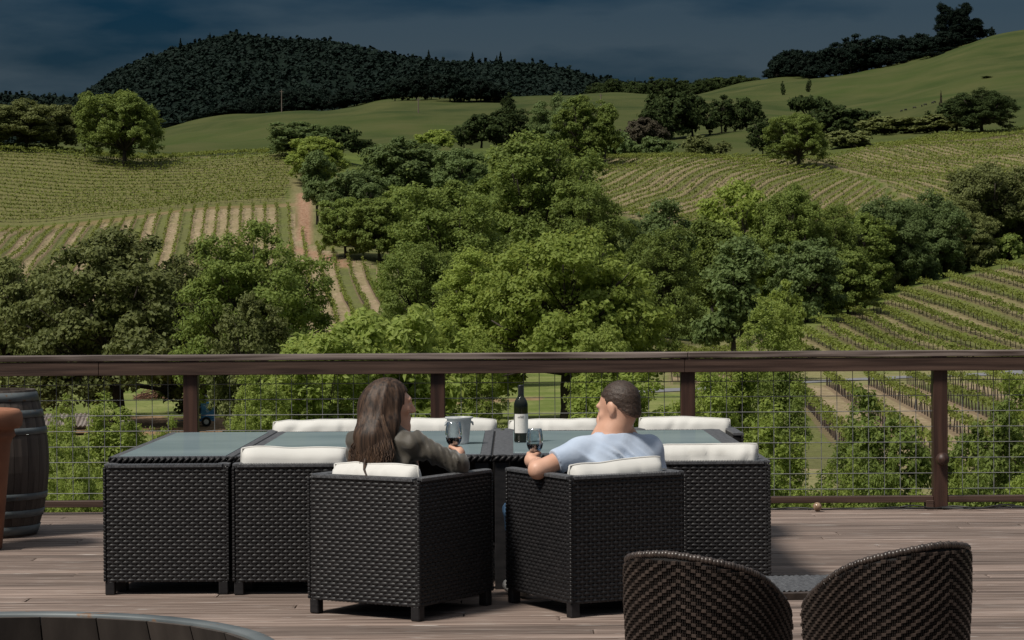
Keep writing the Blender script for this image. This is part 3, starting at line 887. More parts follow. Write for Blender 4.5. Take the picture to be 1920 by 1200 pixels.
VAR = {}
def add_var(key, asps, seed, kind, n_leaf, leaf, *a, **k):
    VAR[key] = [make_tree(seed + 100 * i, kind, n_leaf, leaf, *a, asp=q, **k) for i, q in enumerate(asps)]
add_var('oak_a', (1.0, 1.5), 11, 'oak', 38000, .0172, clump=(.028, .070), fork=.20, trunk_r=.026, n_clump=640)
add_var('oak_b', (1.0, 1.5), 12, 'oak', 36000, .0176, clump=(.030, .072), fork=.24, trunk_r=.026, n_clump=600)
add_var('spread_a', (.95, 1.4), 13, 'spread', 44000, .0155, clump=(.030, .068), fork=.24, trunk_r=.028, n_clump=620)
add_var('spread_b', (.95, 1.4), 14, 'spread', 44000, .0156, clump=(.032, .070), fork=.22, trunk_r=.028, n_clump=560)
add_var('round_a', (1.0, 1.5), 15, 'round', 18000, .0260, clump=(.034, .072), fork=.22, n_clump=480)
add_var('round_b', (1.0, 1.5), 16, 'round', 18000, .0260, clump=(.034, .075), fork=.26, n_clump=440)
add_var('far_a', (.7, 1.2), 17, 'round', 5200, .0420, clump=(.045, .09), fork=.18, n_clump=190, sides=4)
add_var('far_b', (.7, 1.2), 18, 'oak', 5200, .0420, clump=(.045, .09), fork=.22, n_clump=190, sides=4)
add_var('tall', (1.1, 1.7), 19, 'tall', 14000, .0260, clump=(.04, .08), fork=.34, n_clump=320)
add_var('willow_a', (.9, 1.5, 2.3), 20, 'bush', 25000, .0190, 2.2, clump=(.03, .07), n_clump=620, stems=5, trunk_r=.012, surf=.45)
add_var('willow_b', (.9, 1.5, 2.3), 21, 'bush', 25000, .0195, 2.1, clump=(.03, .075), n_clump=560, stems=5, trunk_r=.012, surf=.45)
add_var('bush_a', (.9, 1.5, 2.6), 22, 'bush', 25000, .0200, 1.9, clump=(.025, .06), n_clump=800, stems=5, trunk_r=.012, surf=.5)
add_var('sapling', (1.6, 2.6), 23, 'sapling', 9000, .0230, 2.0, clump=(.04, .08), n_clump=240, stems=6, trunk_r=.014, surf=.2)
add_var('umbrella', (.6,), 24, 'umbrella', 4200, .040, clump=(.04, .08), fork=.34, n_clump=150, trunk_r=.03)
add_var('farbush', (.5, 1.0), 25, 'bush', 3000, .050, clump=(.05, .1), n_clump=110, stems=3, sides=4)
VAR['conifer_a'] = [make_conifer(31)]
VAR['conifer_b'] = [make_conifer(32, 2200, .06, .38)]
trnd = random.Random(5)
def plant(name, x, y, height, width, var, mat, label, group=None, cat='tree', rz=None, sink=0.0, zbase=None):
    z = float(hz(x, y)) if zbase is None else zbase
    root = empty(name, (x, y, z - sink), trnd.uniform(0, 6.28) if rz is None else rz, label, cat, group)
    cm, tm, q = min(VAR[var], key=lambda v: abs(math.log(v[2] * width / height)))
    root.scale = (width, width, height / q)
    c_ = obj('crown', cm, root); t_ = obj('trunk', tm, root)
    s = c_.material_slots[0]; s.link = 'OBJECT'; s.material = MAT[mat]
    return root

def tree(px, ytop, w_px, D, var, mat, name, label, group=None, cat='tree', rz=None, maxh=None):
    x, y = pxd(px, D)
    zt = at(px, ytop, D).z
    zb = float(hz(x, y))
    h = max(zt - zb, 0.8) / .97
    if maxh and h > maxh:
        h = maxh
    return plant(name, x, y, h, w_px / FPX * D / .98, var, mat, label, group, cat, rz, 0.0, zt - h * .97 if maxh else None)

G_RIDGE = 'trees on the crest of the left vineyard hill'
G_LEFT = 'big dark oaks below the left end of the railing'
G_GULLY = 'trees filling the gully between the vineyards'
G_RIGHT = 'trees along the lower edge of the right vineyards'
G_FAR = 'dark trees on the far grassy slopes'
G_BUSH = 'shrubs growing up behind the railing mesh'
# left crest
tree(52, 188, 150, 604, 'oak_b', 'leaf_olive', 'oak_tree', 'dark broad oak second from the left on the vineyard crest', G_RIDGE)
tree(-45, 190, 150, 602, 'oak_a', 'leaf_olive', 'oak_tree', 'dark oak on the vineyard crest cut off by the left picture edge', G_RIDGE)
tree(108, 196, 96, 612, 'round_a', 'leaf_olive', 'oak_tree', 'small olive oak tucked behind the dark oaks on the left crest', G_RIDGE)
tree(162, 180, 84, 599, 'tall', 'leaf_oak', 'oak_tree', 'narrow oak with pale trunk left of the big crest oak', G_RIDGE, rz=1.2)
tree(236, 170, 150, 592, 'oak_a', 'leaf_oak', 'oak_tree', 'largest round crowned oak at the right end of the left crest', G_RIDGE, rz=2.1)
# head of the gully
tree(562, 228, 125, 592, 'round_b', 'leaf_grey', 'oak_tree', 'dark green oak where the upper left vineyard rows end', G_GULLY)
tree(632, 238, 95, 600, 'far_b', 'leaf_dark', 'oak_tree', 'blackish oak behind the yellow green tree at the gully head', G_GULLY)
tree(592, 256, 118, 566, 'round_a', 'leaf_bright', 'oak_tree', 'yellow green tree in front of dark oaks at the gully head', G_GULLY)
tree(596, 292, 105, 505, 'tall', 'leaf_grey', 'oak_tree', 'slim grey green tree on a tall bare trunk beside the dirt track', G_GULLY, rz=.4)
tree(668, 318, 150, 478, 'round_a', 'leaf_grey', 'oak_tree', 'grey green oak right of the slim tree beside the dirt track', G_GULLY)
tree(760, 262, 170, 560, 'round_b', 'leaf_grey', 'oak_tree', 'tall pale grey oak at the back of the gully wood', G_GULLY)
tree(865, 278, 130, 545, 'round_a', 'leaf_grey', 'oak_tree', 'grey green oak behind the tallest central oak', G_GULLY)
tree(818, 245, 78, 720, 'far_a', 'leaf_bright', 'oak_tree', 'small yellow tree below the grass hill above the gully wood', G_GULLY)
tree(648, 372, 110, 452, 'round_b', 'leaf_oak', 'oak_tree', 'oak standing over the grassy bank at the end of the dirt track', G_GULLY)
tree(712, 372, 125, 447, 'round_a', 'leaf_oak', 'oak_tree', 'oak with bare dark trunks above the straw coloured rows', G_GULLY, rz=1.1)
tree(760, 350, 150, 470, 'round_b', 'leaf_oak', 'oak_tree', 'mid green oak in the middle of the gully wood', G_GULLY)
tree(860, 340, 150, 440, 'round_a', 'leaf_oak', 'oak_tree', 'mid green oak left behind the tallest central oak', G_GULLY)
# the central oaks
tree(1012, 250, 260, 322, 'oak_a', 'leaf_oak', 'oak_tree', 'tallest oak in the centre rising above the vineyards', G_GULLY, rz=.3)
tree(1105, 335, 170, 312, 'oak_b', 'leaf_oak', 'oak_tree', 'oak leaning out right under the tallest central oak', G_GULLY)
tree(832, 352, 240, 268, 'oak_b', 'leaf_oak', 'oak_tree', 'rounded oak front left of the tallest central oak', G_GULLY, rz=2.6)
tree(800, 455, 180, 232, 'oak_a', 'leaf_oak', 'oak_tree', 'lower oak beside the straw strip left of centre', G_GULLY, rz=4.0)
tree(900, 470, 200, 212, 'oak_b', 'leaf_bright', 'oak_tree', 'oak crown between the central oaks and the front spreading oak', G_GULLY)
tree(1062, 422, 390, 152, 'spread_a', 'leaf_bright', 'oak_tree', 'broad spreading light green oak just behind the railing centre', G_GULLY, rz=.9)
tree(1232, 372, 165, 330, 'round_b', 'leaf_grey', 'oak_tree', 'grey green dome shaped oak right of the central oaks', G_GULLY)
tree(1235, 428, 160, 262, 'oak_b', 'leaf_oak', 'oak_tree', 'open crowned oak above the small patch of vines', G_GULLY, rz=5.0)
# left foreground oaks
tree(222, 432, 400, 150, 'spread_b', 'leaf_olive', 'oak_tree', 'big olive oak with forked trunk behind the barrel end of the railing', G_LEFT, rz=.5)
tree(20, 476, 300, 158, 'spread_a', 'leaf_olive', 'oak_tree', 'dark oak at the left edge over the barrel', G_LEFT, rz=3.3)
tree(480, 412, 290, 142, 'spread_a', 'leaf_oak', 'oak_tree', 'ragged deep green oak overhanging the straw strip on the left', G_LEFT, rz=1.9)
tree(380, 452, 260, 165, 'spread_a', 'leaf_olive', 'oak_tree', 'olive oak between the forked oak and the ragged oak', G_LEFT, rz=5.2)
tree(468, 548, 150, 118, 'round_a', 'leaf_olive', 'oak_tree', 'low pale olive tree under the ragged oak by the railing', G_LEFT)
# right-hand belt
tree(1392, 335, 190, 338, 'round_a', 'leaf_bright', 'oak_tree', 'light green double topped tree standing against the far right rows', G_RIGHT, rz=.7)
tree(1480, 345, 150, 332, 'oak_a', 'leaf_oak', 'oak_tree', 'tall oak second in the belt below the far right rows', G_RIGHT)
tree(1335, 410, 150, 305, 'tall', 'leaf_oak', 'oak_tree', 'oak right of the grey dome oak at the start of the belt', G_RIGHT)
tree(1375, 462, 215, 228, 'tall', 'leaf_grey', 'oak_tree', 'soft grey green tree in front of the belt near the railing', G_RIGHT, rz=2.2)
tree(1552, 382, 135, 338, 'oak_b', 'leaf_oak', 'oak_tree', 'dense green oak in the middle of the right belt', G_RIGHT)
tree(1512, 450, 150, 306, 'round_b', 'leaf_grey', 'oak_tree', 'blue grey rounded oak at the corner of the right slope rows', G_RIGHT)
tree(1590, 470, 120, 318, 'round_a', 'leaf_oak', 'oak_tree', 'small oak at the top of the right slope rows', G_RIGHT)
tree(1600, 482, 60, 322, 'far_a', 'leaf_fresh', 'oak_tree', 'small vivid green tree among the dark belt oaks', G_RIGHT)
tree(1662, 370, 150, 352, 'oak_a', 'leaf_grey', 'oak_tree', 'tall blue green oak over the middle of the right slope rows', G_RIGHT, rz=4.4)
tree(1742, 362, 150, 366, 'oak_b', 'leaf_grey', 'oak_tree', 'dark blue green oak next to the last trees on the right', G_RIGHT, rz=.2)
tree(1702, 440, 120, 358, 'round_b', 'leaf_grey', 'oak_tree', 'low grey oak between the two tall blue green oaks', G_RIGHT)
tree(1862, 305, 200, 392, 'oak_a', 'leaf_olive', 'oak_tree', 'large brownish oak near the right edge above the slope rows', G_RIGHT, rz=3.0)
tree(1812, 400, 130, 378, 'oak_b', 'leaf_olive', 'oak_tree', 'olive oak with visible dark trunks left of the large brownish oak', G_RIGHT)
tree(1945, 372, 150, 398, 'oak_b', 'leaf_olive', 'oak_tree', 'olive oak cut off by the right picture edge', G_RIGHT)
tree(1622, 398, 120, 346, 'round_a', 'leaf_oak', 'oak_tree', 'green oak filling the belt right of its middle', G_RIGHT)
tree(1712, 392, 120, 366, 'oak_a', 'leaf_grey', 'oak_tree', 'oak closing the belt behind the tall blue green oaks', G_RIGHT)
tree(1790, 372, 140, 382, 'oak_a', 'leaf_olive', 'oak_tree', 'brownish olive oak joining the last blue green oak to the large brownish one', G_RIGHT)
tree(1908, 345, 150, 402, 'round_b', 'leaf_olive', 'oak_tree', 'olive oak behind the right side of the large brownish oak', G_RIGHT)
for px, yt, w, D in ((1560, 545, 70, 322), (1610, 520, 80, 338), (1655, 500, 80, 349), (1695, 492, 80, 356), (1735, 478, 80, 362), (1775, 468, 80, 368), (1835, 452, 90, 376), (1890, 440, 90, 382)):
    tree(px, yt, w, D, 'farbush', ('leaf_oak', 'leaf_grey', 'leaf_olive')[px % 3], 'undergrowth_bush', 'bush under the oaks along the top of the right slope rows', 'bushes under the right belt of oaks', 'bush')
tree(1470, 530, 75, 262, 'far_b', 'leaf_bright', 'oak_tree', 'small bright tree at the foot of the blue grey oak', G_RIGHT)
# willowy growth just behind the railing
tree(700, 585, 380, 78, 'willow_a', 'leaf_fresh', 'willow_shrub', 'tall light green willow shrub behind the seated woman', G_BUSH, 'shrub')
tree(580, 640, 300, 70, 'willow_b', 'leaf_fresh', 'willow_shrub', 'light green willow shrub left of the seated woman', G_BUSH, 'shrub')
tree(800, 600, 230, 84, 'willow_b', 'leaf_bright', 'willow_shrub', 'light green shrub above the second railing post', G_BUSH, 'shrub')
tree(485, 700, 150, 62, 'willow_a', 'leaf_fresh', 'willow_shrub', 'low light green shrub over the left glass table', G_BUSH, 'shrub')
tree(900, 640, 110, 120, 'willow_a', 'leaf_bright', 'willow_shrub', 'light green shrub above the wine bottle', G_BUSH, 'shrub')
tree(1120, 625, 140, 110, 'willow_b', 'leaf_fresh', 'willow_shrub', 'pale shrub at the foot of the spreading oak', G_BUSH, 'shrub')
tree(1160, 690, 260, 70, 'willow_a', 'leaf_bright', 'willow_shrub', 'green shrub behind the head of the seated man', G_BUSH, 'shrub')
tree(1440, 556, 150, 92, 'bush_a', 'leaf_fresh', 'young_tree', 'bright young tree rising above the railing right of the third post', G_BUSH)
tree(1372, 640, 150, 66, 'sapling', 'leaf_bright', 'young_tree', 'sparse young tree with many bare stems behind the third post', G_BUSH)
tree(1470, 660, 120, 60, 'sapling', 'leaf_oak', 'young_tree', 'thin twiggy young tree left of the valley rows', G_BUSH)
tree(1330, 690, 160, 58, 'willow_b', 'leaf_bright', 'willow_shrub', 'light green shrub just right of the third post', G_BUSH, 'shrub')
tree(1655, 752, 240, 44, 'bush_a', 'leaf_oak', 'shrub', 'large dark green shrub left of the post with the knob', G_BUSH, 'shrub')
tree(1585, 830, 170, 40, 'bush_a', 'leaf_oak', 'shrub', 'dark green shrub left of the large dark shrub', G_BUSH, 'shrub')
tree(1850, 770, 220, 46, 'bush_a', 'leaf_oak', 'shrub', 'dark shrub right of the post with the knob', G_BUSH, 'shrub')
tree(1925, 700, 170, 52, 'bush_a', 'leaf_bright', 'shrub', 'tall shrub against the right end of the railing', G_BUSH, 'shrub')
tree(1452, 775, 190, 36, 'willow_b', 'leaf_bright', 'willow_shrub', 'bright leafy shrub right of the white cushion end', G_BUSH, 'shrub')
tree(225, 770, 210, 40, 'willow_a', 'leaf_bright', 'willow_shrub', 'bright leafy shrub left of the glass table', G_BUSH, 'shrub')
tree(140, 815, 130, 34, 'willow_b', 'leaf_fresh', 'willow_shrub', 'bright shrub just right of the standing barrel', G_BUSH, 'shrub')
tree(300, 800, 110, 44, 'willow_b', 'leaf_bright', 'willow_shrub', 'low bright shrub directly behind the left end of the glass table', G_BUSH, 'shrub')
tree(105, 775, 120, 38, 'willow_a', 'leaf_bright', 'willow_shrub', 'bright shrub touching the outline of the standing barrel', G_BUSH, 'shrub')
tree(455, 772, 110, 52, 'willow_a', 'leaf_bright', 'willow_shrub', 'bright shrub right of the first full railing post', G_BUSH, 'shrub')
brn = random.Random(9)
LOW = 'first second third fourth fifth sixth seventh eighth ninth tenth eleventh twelfth thirteenth'.split()
for i, px in enumerate([-90, 30, 120, 185, 1462, 1520, 1590, 1650, 1710, 1790, 1850, 1930, 2010]):
    tree(px + brn.uniform(-20, 20), 868 + brn.uniform(0, 55), 130 + brn.uniform(-20, 40), 20 + brn.uniform(0, 6), ['willow_a', 'willow_b', 'bush_a'][i % 3],
         ['leaf_bright', 'leaf_oak', 'leaf_bright'][i % 3], 'low_shrub', LOW[i] + ' low leafy shrub along the deck edge, counted from the left', 'low shrubs along the deck edge', 'shrub')
# far slopes
for (px, yt, w, D, v, m, lab) in [
    (1050, 180, 118, 668, 'oak_b', 'leaf_grey', 'pale grey green tree behind the top of the tallest central oak'),
    (1095, 178, 100, 655, 'round_a', 'leaf_oak', 'darker tree with a single trunk at the edge of the far right rows'),
    (1136, 202, 86, 652, 'tall', 'leaf_oak', 'slender tree on a thin dark trunk at the edge of the far right rows'),
    (905, 216, 100, 800, 'far_b', 'leaf_dark', 'dark tree low on the grass hill left of the pale grey tree'),
    (962, 202, 86, 820, 'far_a', 'leaf_dark', 'dark tree touching the pale grey green tree on the grass hill'),
    (872, 232, 50, 820, 'far_b', 'leaf_dark', 'small dark tree on the grass hill above the yellow tree'),
    (955, 176, 26, 1050, 'far_b', 'leaf_dark', 'tiny lone tree on the brow of the middle grass hill'),
    (680, 262, 60, 760, 'far_a', 'leaf_dark', 'dark bush at the foot of the grass hill behind the gully head'),
    (1258, 172, 110, 930, 'far_a', 'leaf_dark', 'big dark rounded tree at the left of the hillside clump'),
    (1300, 178, 90, 940, 'far_b', 'leaf_dark', 'dark tree in the middle of the hillside clump'),
    (1232, 196, 70, 880, 'far_b', 'leaf_dark', 'lower left dark tree of the hillside clump'),
    (1355, 180, 62, 950, 'far_b', 'leaf_dark', 'dark tree with gaps right of the hillside clump'),
    (1402, 186, 66, 950, 'far_a', 'leaf_dark', 'rounded dark tree at the right end of the hillside clump'),
    (1205, 222, 90, 800, 'far_b', 'leaf_brown', 'brownish half bare tree below the hillside clump'),
    (1160, 248, 90, 740, 'farbush', 'leaf_grey', 'grey bush at the top left edge of the far right rows'),
    (1232, 258, 90, 735, 'farbush', 'leaf_grey', 'low grey bush along the top edge of the far right rows'),
    (1310, 254, 62, 730, 'far_a', 'leaf_olive', 'small round olive tree on the top edge of the far right rows'),
    (1352, 264, 40, 735, 'farbush', 'leaf_olive', 'little bush beside the small round olive tree'),
    (1432, 222, 66, 745, 'far_a', 'leaf_dark', 'blackish tree directly left of the bright crest oak'),
    (1499, 212, 116, 672, 'oak_a', 'leaf_oak', 'bright lone oak on the crest between the two far right blocks'),
    (1520, 172, 88, 1010, 'umbrella', 'leaf_dark', 'flat topped dark oak above the bright crest oak'),
    (1568, 200, 130, 830, 'far_a', 'leaf_dark', 'dark tree behind the right side of the bright crest oak'),
    (1612, 206, 125, 830, 'far_b', 'leaf_dark', 'dark tree second behind the bright crest oak'),
    (1592, 246, 110, 742, 'farbush', 'leaf_olive', 'olive bush at the head of the upper right rows'),
    (1660, 220, 120, 800, 'far_a', 'leaf_olive', 'dark olive tree left of the double tree on the right crest'),
    (1712, 222, 120, 800, 'far_b', 'leaf_olive', 'dark olive tree in the hedge line of the right crest'),
    (1758, 216, 120, 795, 'far_a', 'leaf_olive', 'tree joining the big dark oak on the right crest'),
    (1842, 168, 130, 780, 'oak_b', 'leaf_dark', 'big dark spreading oak on the right crest with bent trunks'),
    (1795, 186, 110, 800, 'far_b', 'leaf_dark', 'dark tree behind the left of the big spreading oak on the right crest'),
]:
    tree(px, yt, w, D, v, m, 'tree', lab, G_FAR)
tree(1766, 174, 22, 900, 'conifer_b', 'leaf_brown', 'conifer_tree', 'thin rusty conifer beside the big spreading oak on the right crest', G_FAR)
for (px, yt, w, D, lab) in [(1362, 236, 10, 960, 'tiny round bush, left of two on the bright grass knoll'), (1380, 233, 9, 960, 'tiny round bush, right of two on the bright grass knoll'),
                            (1470, 152, 11, 1420, 'tiny bush highest at the left on the right grass hill'), (1518, 148, 12, 1430, 'tiny dark bush below the ridge wood on the right grass hill'),
                            (1852, 150, 26, 1250, 'dark gorse patch on the right grass hill near the picture edge')]:
    tree(px, yt, w, D, 'farbush', 'leaf_dark', 'bush', lab, 'tiny bushes on the grass hills', 'bush')
# woods on the skyline of the right hill and along the foot of the mountain
frn = random.Random(3)
def belt(pts, D, n, wr, var, mat, label, group, hmax):
    for i in range(n):
        t_ = (i + frn.uniform(.2, .8)) / n * (len(pts) - 1)
        k = min(int(t_), len(pts) - 2); f = t_ - k
        px = pts[k][0] * (1 - f) + pts[k + 1][0] * f; yt = pts[k][1] * (1 - f) + pts[k + 1][1] * f
        tree(px, yt + frn.uniform(-4, 8), frn.uniform(*wr), D + frn.uniform(-20, 60), frn.choice(var), mat, 'tree', label, group, maxh=hmax)
belt([(1455, 128), (1480, 97), (1515, 100), (1550, 90), (1600, 70), (1680, 68), (1760, 62), (1835, 50)], 1640, 26, (46, 74), ('far_a', 'far_b'), 'leaf_conifer',
     'blackish tree in the dense wood along the ridge of the right hill', 'trees of the wood on the right ridge', 30)
belt([(1470, 140), (1560, 118), (1660, 104), (1740, 92), (1820, 74)], 1615, 16, (40, 60), ('far_a', 'far_b'), 'leaf_conifer',
     'blackish tree at the lower edge of the wood along the right ridge', 'trees along the lower edge of the right ridge wood', 22)
for (px, yt, w, v) in [(1772, 6, 52, 'tall'), (1792, 16, 44, 'tall'), (1808, 10, 58, 'tall'), (1832, 36, 50, 'tall')]:
    tree(px, yt, w, 1650, v, 'leaf_conifer', 'conifer_tree', 'tall dark conifer in the high clump on the right ridge', 'tall conifers on the right ridge')
tree(1862, 50, 18, 1640, 'farbush', 'leaf_conifer', 'bush', 'dark bush alone on the bare top right skyline', None, 'bush')
belt([(1112, 160), (1150, 150), (1200, 152), (1260, 146), (1310, 152), (1370, 140), (1430, 150)], 1690, 22, (34, 52), ('far_a', 'far_b'), 'leaf_dark',
     'dark tree in the skyline strip where the mountain meets the right hill', 'trees of the low skyline strip', 26)
belt([(310, 232), (400, 212), (480, 178), (560, 168), (640, 172), (700, 168), (745, 160)], 1440, 26, (40, 70), ('far_a', 'far_b'), 'leaf_conifer',
     'dark tree at the foot of the mountain behind the middle grass hill', 'trees along the mountain foot', 26)
belt([(735, 150), (790, 138), (850, 140), (900, 150), (945, 165)], 1330, 16, (44, 70), ('far_a', 'far_b'), 'leaf_conifer',
     'dark tree in the clump standing on top of the middle grass hill', 'trees of the hilltop clump', 26)
# skyline conifers of the mountain, the wood on its flank
ridge_px = [r[0] for r in RIDGE]; ridge_y = [r[1] for r in RIDGE]
for i in range(64):
    px = 60 + (1230 - 60) * (i + frn.uniform(0, 1)) / 64
    D = MD1 - 12
    x, y = pxd(px, D)
    zb = float(mz(np.float64(x), np.float64(y)))
    big = frn.random() < .22
    h = frn.uniform(14, 20) if big else frn.uniform(5, 9)
    plant('skyline_tree', x, y, h, h * (frn.uniform(.5, .7) if big else frn.uniform(.9, 1.5)), frn.choice(('conifer_a', 'conifer_b') if big else ('far_a', 'far_b', 'far_a', 'conifer_b')), 'leaf_conifer',
          'dark tree standing on the skyline of the wooded mountain', 'trees along the mountain skyline', 'tree', None, 1.0, zb)
def forest_mass():
    rng = np.random.RandomState(8)
    n = 12500
    u_ = rng.uniform(-0.385, 0.14, n); d_ = MD0 + 60 + (MD1 - MD0 - 60) * rng.uniform(0, 1, n) ** .9
    x = u_ * d_; z = mz(x, d_)
    q = 20
    ang = rng.uniform(0, 2 * PI, (n, q)); zz = rng.uniform(0, 1, (n, q))
    con = rng.uniform(0, 1, n) < .22
    prof = np.where(con[:, None], (1.02 - zz) * .85, np.sqrt(np.clip(1 - (zz - .35) ** 2 * 2.0, 0.02, 1)))
    R = rng.uniform(3.0, 5.6, n)[:, None]; H = np.where(con, rng.uniform(7, 12, n), rng.uniform(5, 8, n))[:, None]
    rr = R * prof * rng.uniform(.75, 1.05, (n, q))
    C = np.stack([x[:, None] + rr * np.cos(ang), d_[:, None] + rr * np.sin(ang), z[:, None] - 1 + H * zz], -1).reshape(-1, 3)
    Nn = np.stack([np.cos(ang), np.sin(ang), .5 + zz * .8], -1).reshape(-1, 3) + rng.normal(size=(n * q, 3)) * .18
    V, Q = leaf_arrays(rng, C, Nn, 3.5, 1.2)
    return mesh_np('forest', V, Q, MAT['leaf_forest'], False)
tag(obj('forest', forest_mass()), kind='stuff')

for k_ in list(VAR):
    for cm_q, tm_q, _q in VAR[k_]:
        for me_ in (cm_q, tm_q):
            if me_.users == 0: bpy.data.meshes.remove(me_)
# ------------------------------------------------------------------ vine rows
vr = np.random.RandomState(21)
ORD = 'first second third fourth fifth sixth seventh eighth ninth tenth eleventh twelfth thirteenth fourteenth fifteenth sixteenth seventeenth eighteenth nineteenth twentieth'.split()
O9 = ORD[:9]
for dec, tenth in (('twenty', 'thirtieth'), ('thirty', 'fortieth'), ('forty', 'fiftieth'), ('fifty', 'sixtieth'), ('sixty', 'seventieth'), ('seventy', 'eightieth'), ('eighty', 'ninetieth')):
    ORD += [dec + '-' + o for o in O9] + [tenth]
post_me = MB().box(-.045, .045, -.045, .045, 0, 1.75).mesh('post', MAT['vine_wood'])
DENS = {'valley': (26, .16), 'slope': (34, .27), 'terrace': (7, .30), 'ridge': (9, .38), 'crest': (7, .45), 'far': (6, .42), 'upper': (5, .44), 'gap': (26, .24)}
VLAB = {'valley': 'young vine row on the valley floor below the right railing', 'slope': 'vine row crossing the slope above the right railing',
        'terrace': 'vine row running up the left hill over straw strips', 'ridge': 'vine row lying level across the upper left hill',
        'crest': 'vine row showing over the crest of the left hill', 'far': 'vine row on the far hill right of the central oaks',
        'upper': 'vine row on the far right hill below the dark hedge', 'gap': 'vine row in the gap right of the spreading oak'}
for (nm, poly, d, sp) in BLOCKS:
    P = [pxd(a, b_) for a, b_ in poly]
    dn = math.hypot(*d); dv = np.array(d) / dn; nv = np.array([dv[1], -dv[0]])
    PP = np.array(P); tn = PP @ nv / sp; td = PP @ dv
    dens, lf = DENS[nm]
    nth = 0
    for k in range(int(math.ceil(tn.min())), int(math.floor(tn.max())) + 1):
        s = np.arange(td.min(), td.max(), 1.0)
        X = s * dv[0] + k * sp * nv[0]; Y = s * dv[1] + k * sp * nv[1]
        ins = inside(P, X, Y) & (np.abs(X / Y) < .34)
        if ins.sum() < 6: continue
        X, Y = X[ins], Y[ins]; Z = hz(X, Y)
        n = int(len(X) * dens)
        i = vr.randint(0, len(X), n); jit = vr.uniform(-.5, .5, n)
        # vigour changes along the row: the canopy is uneven
        LW = .42 if nm == 'slope' else .22
        vig = .75 + .25 * np.sin(i * .9 + k * 2.1) * np.sin(i * .37 + k)
        hgt = 1.15 + vr.normal(0, .22, n) * vig
        C = np.stack([X[i] + dv[0] * jit + nv[0] * vr.normal(0, LW, n), Y[i] + dv[1] * jit + nv[1] * vr.normal(0, LW, n), Z[i] + hgt], -1)
        Nn = vr.normal(size=(n, 3)) + np.array([-.2, -.3, .8])
        base = np.array([X[0], Y[0], Z[0]])
        V, Q = leaf_arrays(vr, C - base, Nn, lf, 1.3)
        root = empty('vine_row', tuple(base), 0, ORD[nth] + ' ' + VLAB[nm] + (', counted from the crest down' if nm == 'ridge' else ', counted from the left'), 'vine row', VLAB[nm].replace('vine row', 'vine rows').replace('young vine', 'young vine'))
        nth += 1
        tag(obj('foliage', mesh_np('foliage', V, Q, MAT['leaf_vine'], False), root), kind='stuff')
        # vine trunks every 1.8 m, a taller stake every third one
        st = 2 if nm != 'valley' else 2
        xs, ys, zs = X[::st] - base[0], Y[::st] - base[1], Z[::st] - base[2]
        m = len(xs)
        w = .045 if nm in ('valley', 'slope', 'gap') else .03
        hh = np.where(np.arange(m) % 3 == 0, 1.5, .95)
        c4 = np.array([[-w, -w], [w, -w], [w, w], [-w, w]])
        lean = vr.normal(0, .06, (m, 2))
        lo = np.stack([xs[:, None] + c4[:, 0], ys[:, None] + c4[:, 1], np.repeat((zs - .1)[:, None], 4, 1)], -1)
        hi = np.stack([xs[:, None] + lean[:, :1] + c4[:, 0] * .8, ys[:, None] + lean[:, 1:] + c4[:, 1] * .8, np.repeat((zs + hh)[:, None], 4, 1)], -1)
        VV = np.concatenate([lo, hi], 1).reshape(-1, 3)
        b8 = np.arange(m)[:, None] * 8
        QQ = np.concatenate([b8 + np.array(f) for f in ([0, 1, 5, 4], [1, 2, 6, 5], [2, 3, 7, 6], [3, 0, 4, 7], [4, 5, 6, 7])], 0)
        tag(obj('vine_trunks', mesh_np('vine_trunks', VV, QQ, MAT['vine_wood'], False), root), kind='stuff')
# ------------------------------------------------------------------ wicker
def weave_mesh(name, w, h, pitch=.0215, row=.0172, amp=.0032, seed=0):
    """a woven panel in the local x/z plane facing -y: strands run over and under upright stakes"""
    rng = np.random.RandomState(seed)
    ns = max(4, int(round(w / pitch))); pitch = w / ns
    nr = max(3, int(round(h / row))); row = h / nr
    V, Q = [], []
    nx = ns * 2 + 1
    xs = np.linspace(-w / 2, w / 2, nx)
    k = np.arange(nx) / 2.0
    base = 0
    for j in range(nr):
        zc = (j + .5) * row + rng.uniform(-.0007, .0007)
        out = -amp * np.cos(PI * (k + j + .5)) + rng.uniform(-.0004, .0004, nx)
        hh = row * .46
        for dz, dy in ((-hh, .0032), (-hh * .35, -.0006), (hh * .35, -.0006), (hh, .0032)):
            V.append(np.stack([xs, out + dy, np.full(nx, zc + dz)], -1))
        for a in range(3):
            i = np.arange(nx - 1)
            o = base + a * nx
            Q.append(np.stack([o + i, o + i + 1, o + nx + i + 1, o + nx + i], -1))
        base += 4 * nx
    zs = np.linspace(0, h, nr + 1)
    for s in range(ns):                     # upright stakes
        xc = (s + .5) * pitch
        m = nr + 1
        for dx, dy in ((-.0052, .0015), (0, -.0012), (.0052, .0015)):
            V.append(np.stack([np.full(m, -w / 2 + xc + dx), np.full(m, dy), zs], -1))
        for a in range(2):
            i = np.arange(m - 1); o = base + a * m
            Q.append(np.stack([o + i, o + m + i, o + m + i + 1, o + i + 1][::1], -1))
        base += 3 * m
    return mesh_np(name, np.concatenate(V), np.concatenate(Q), MAT['wicker'], True)

CW, CD, CH, WT = .595, .62, .635, .055
WEAVE_BACK = weave_mesh('wicker_back', CW - .012, CH - .075, seed=1)
WEAVE_SIDE = weave_mesh('wicker_side', CD - .012, CH - .075, seed=2)
WEAVE_IN = weave_mesh('wicker_inside', CD - WT - .02, CH - .34, seed=3)

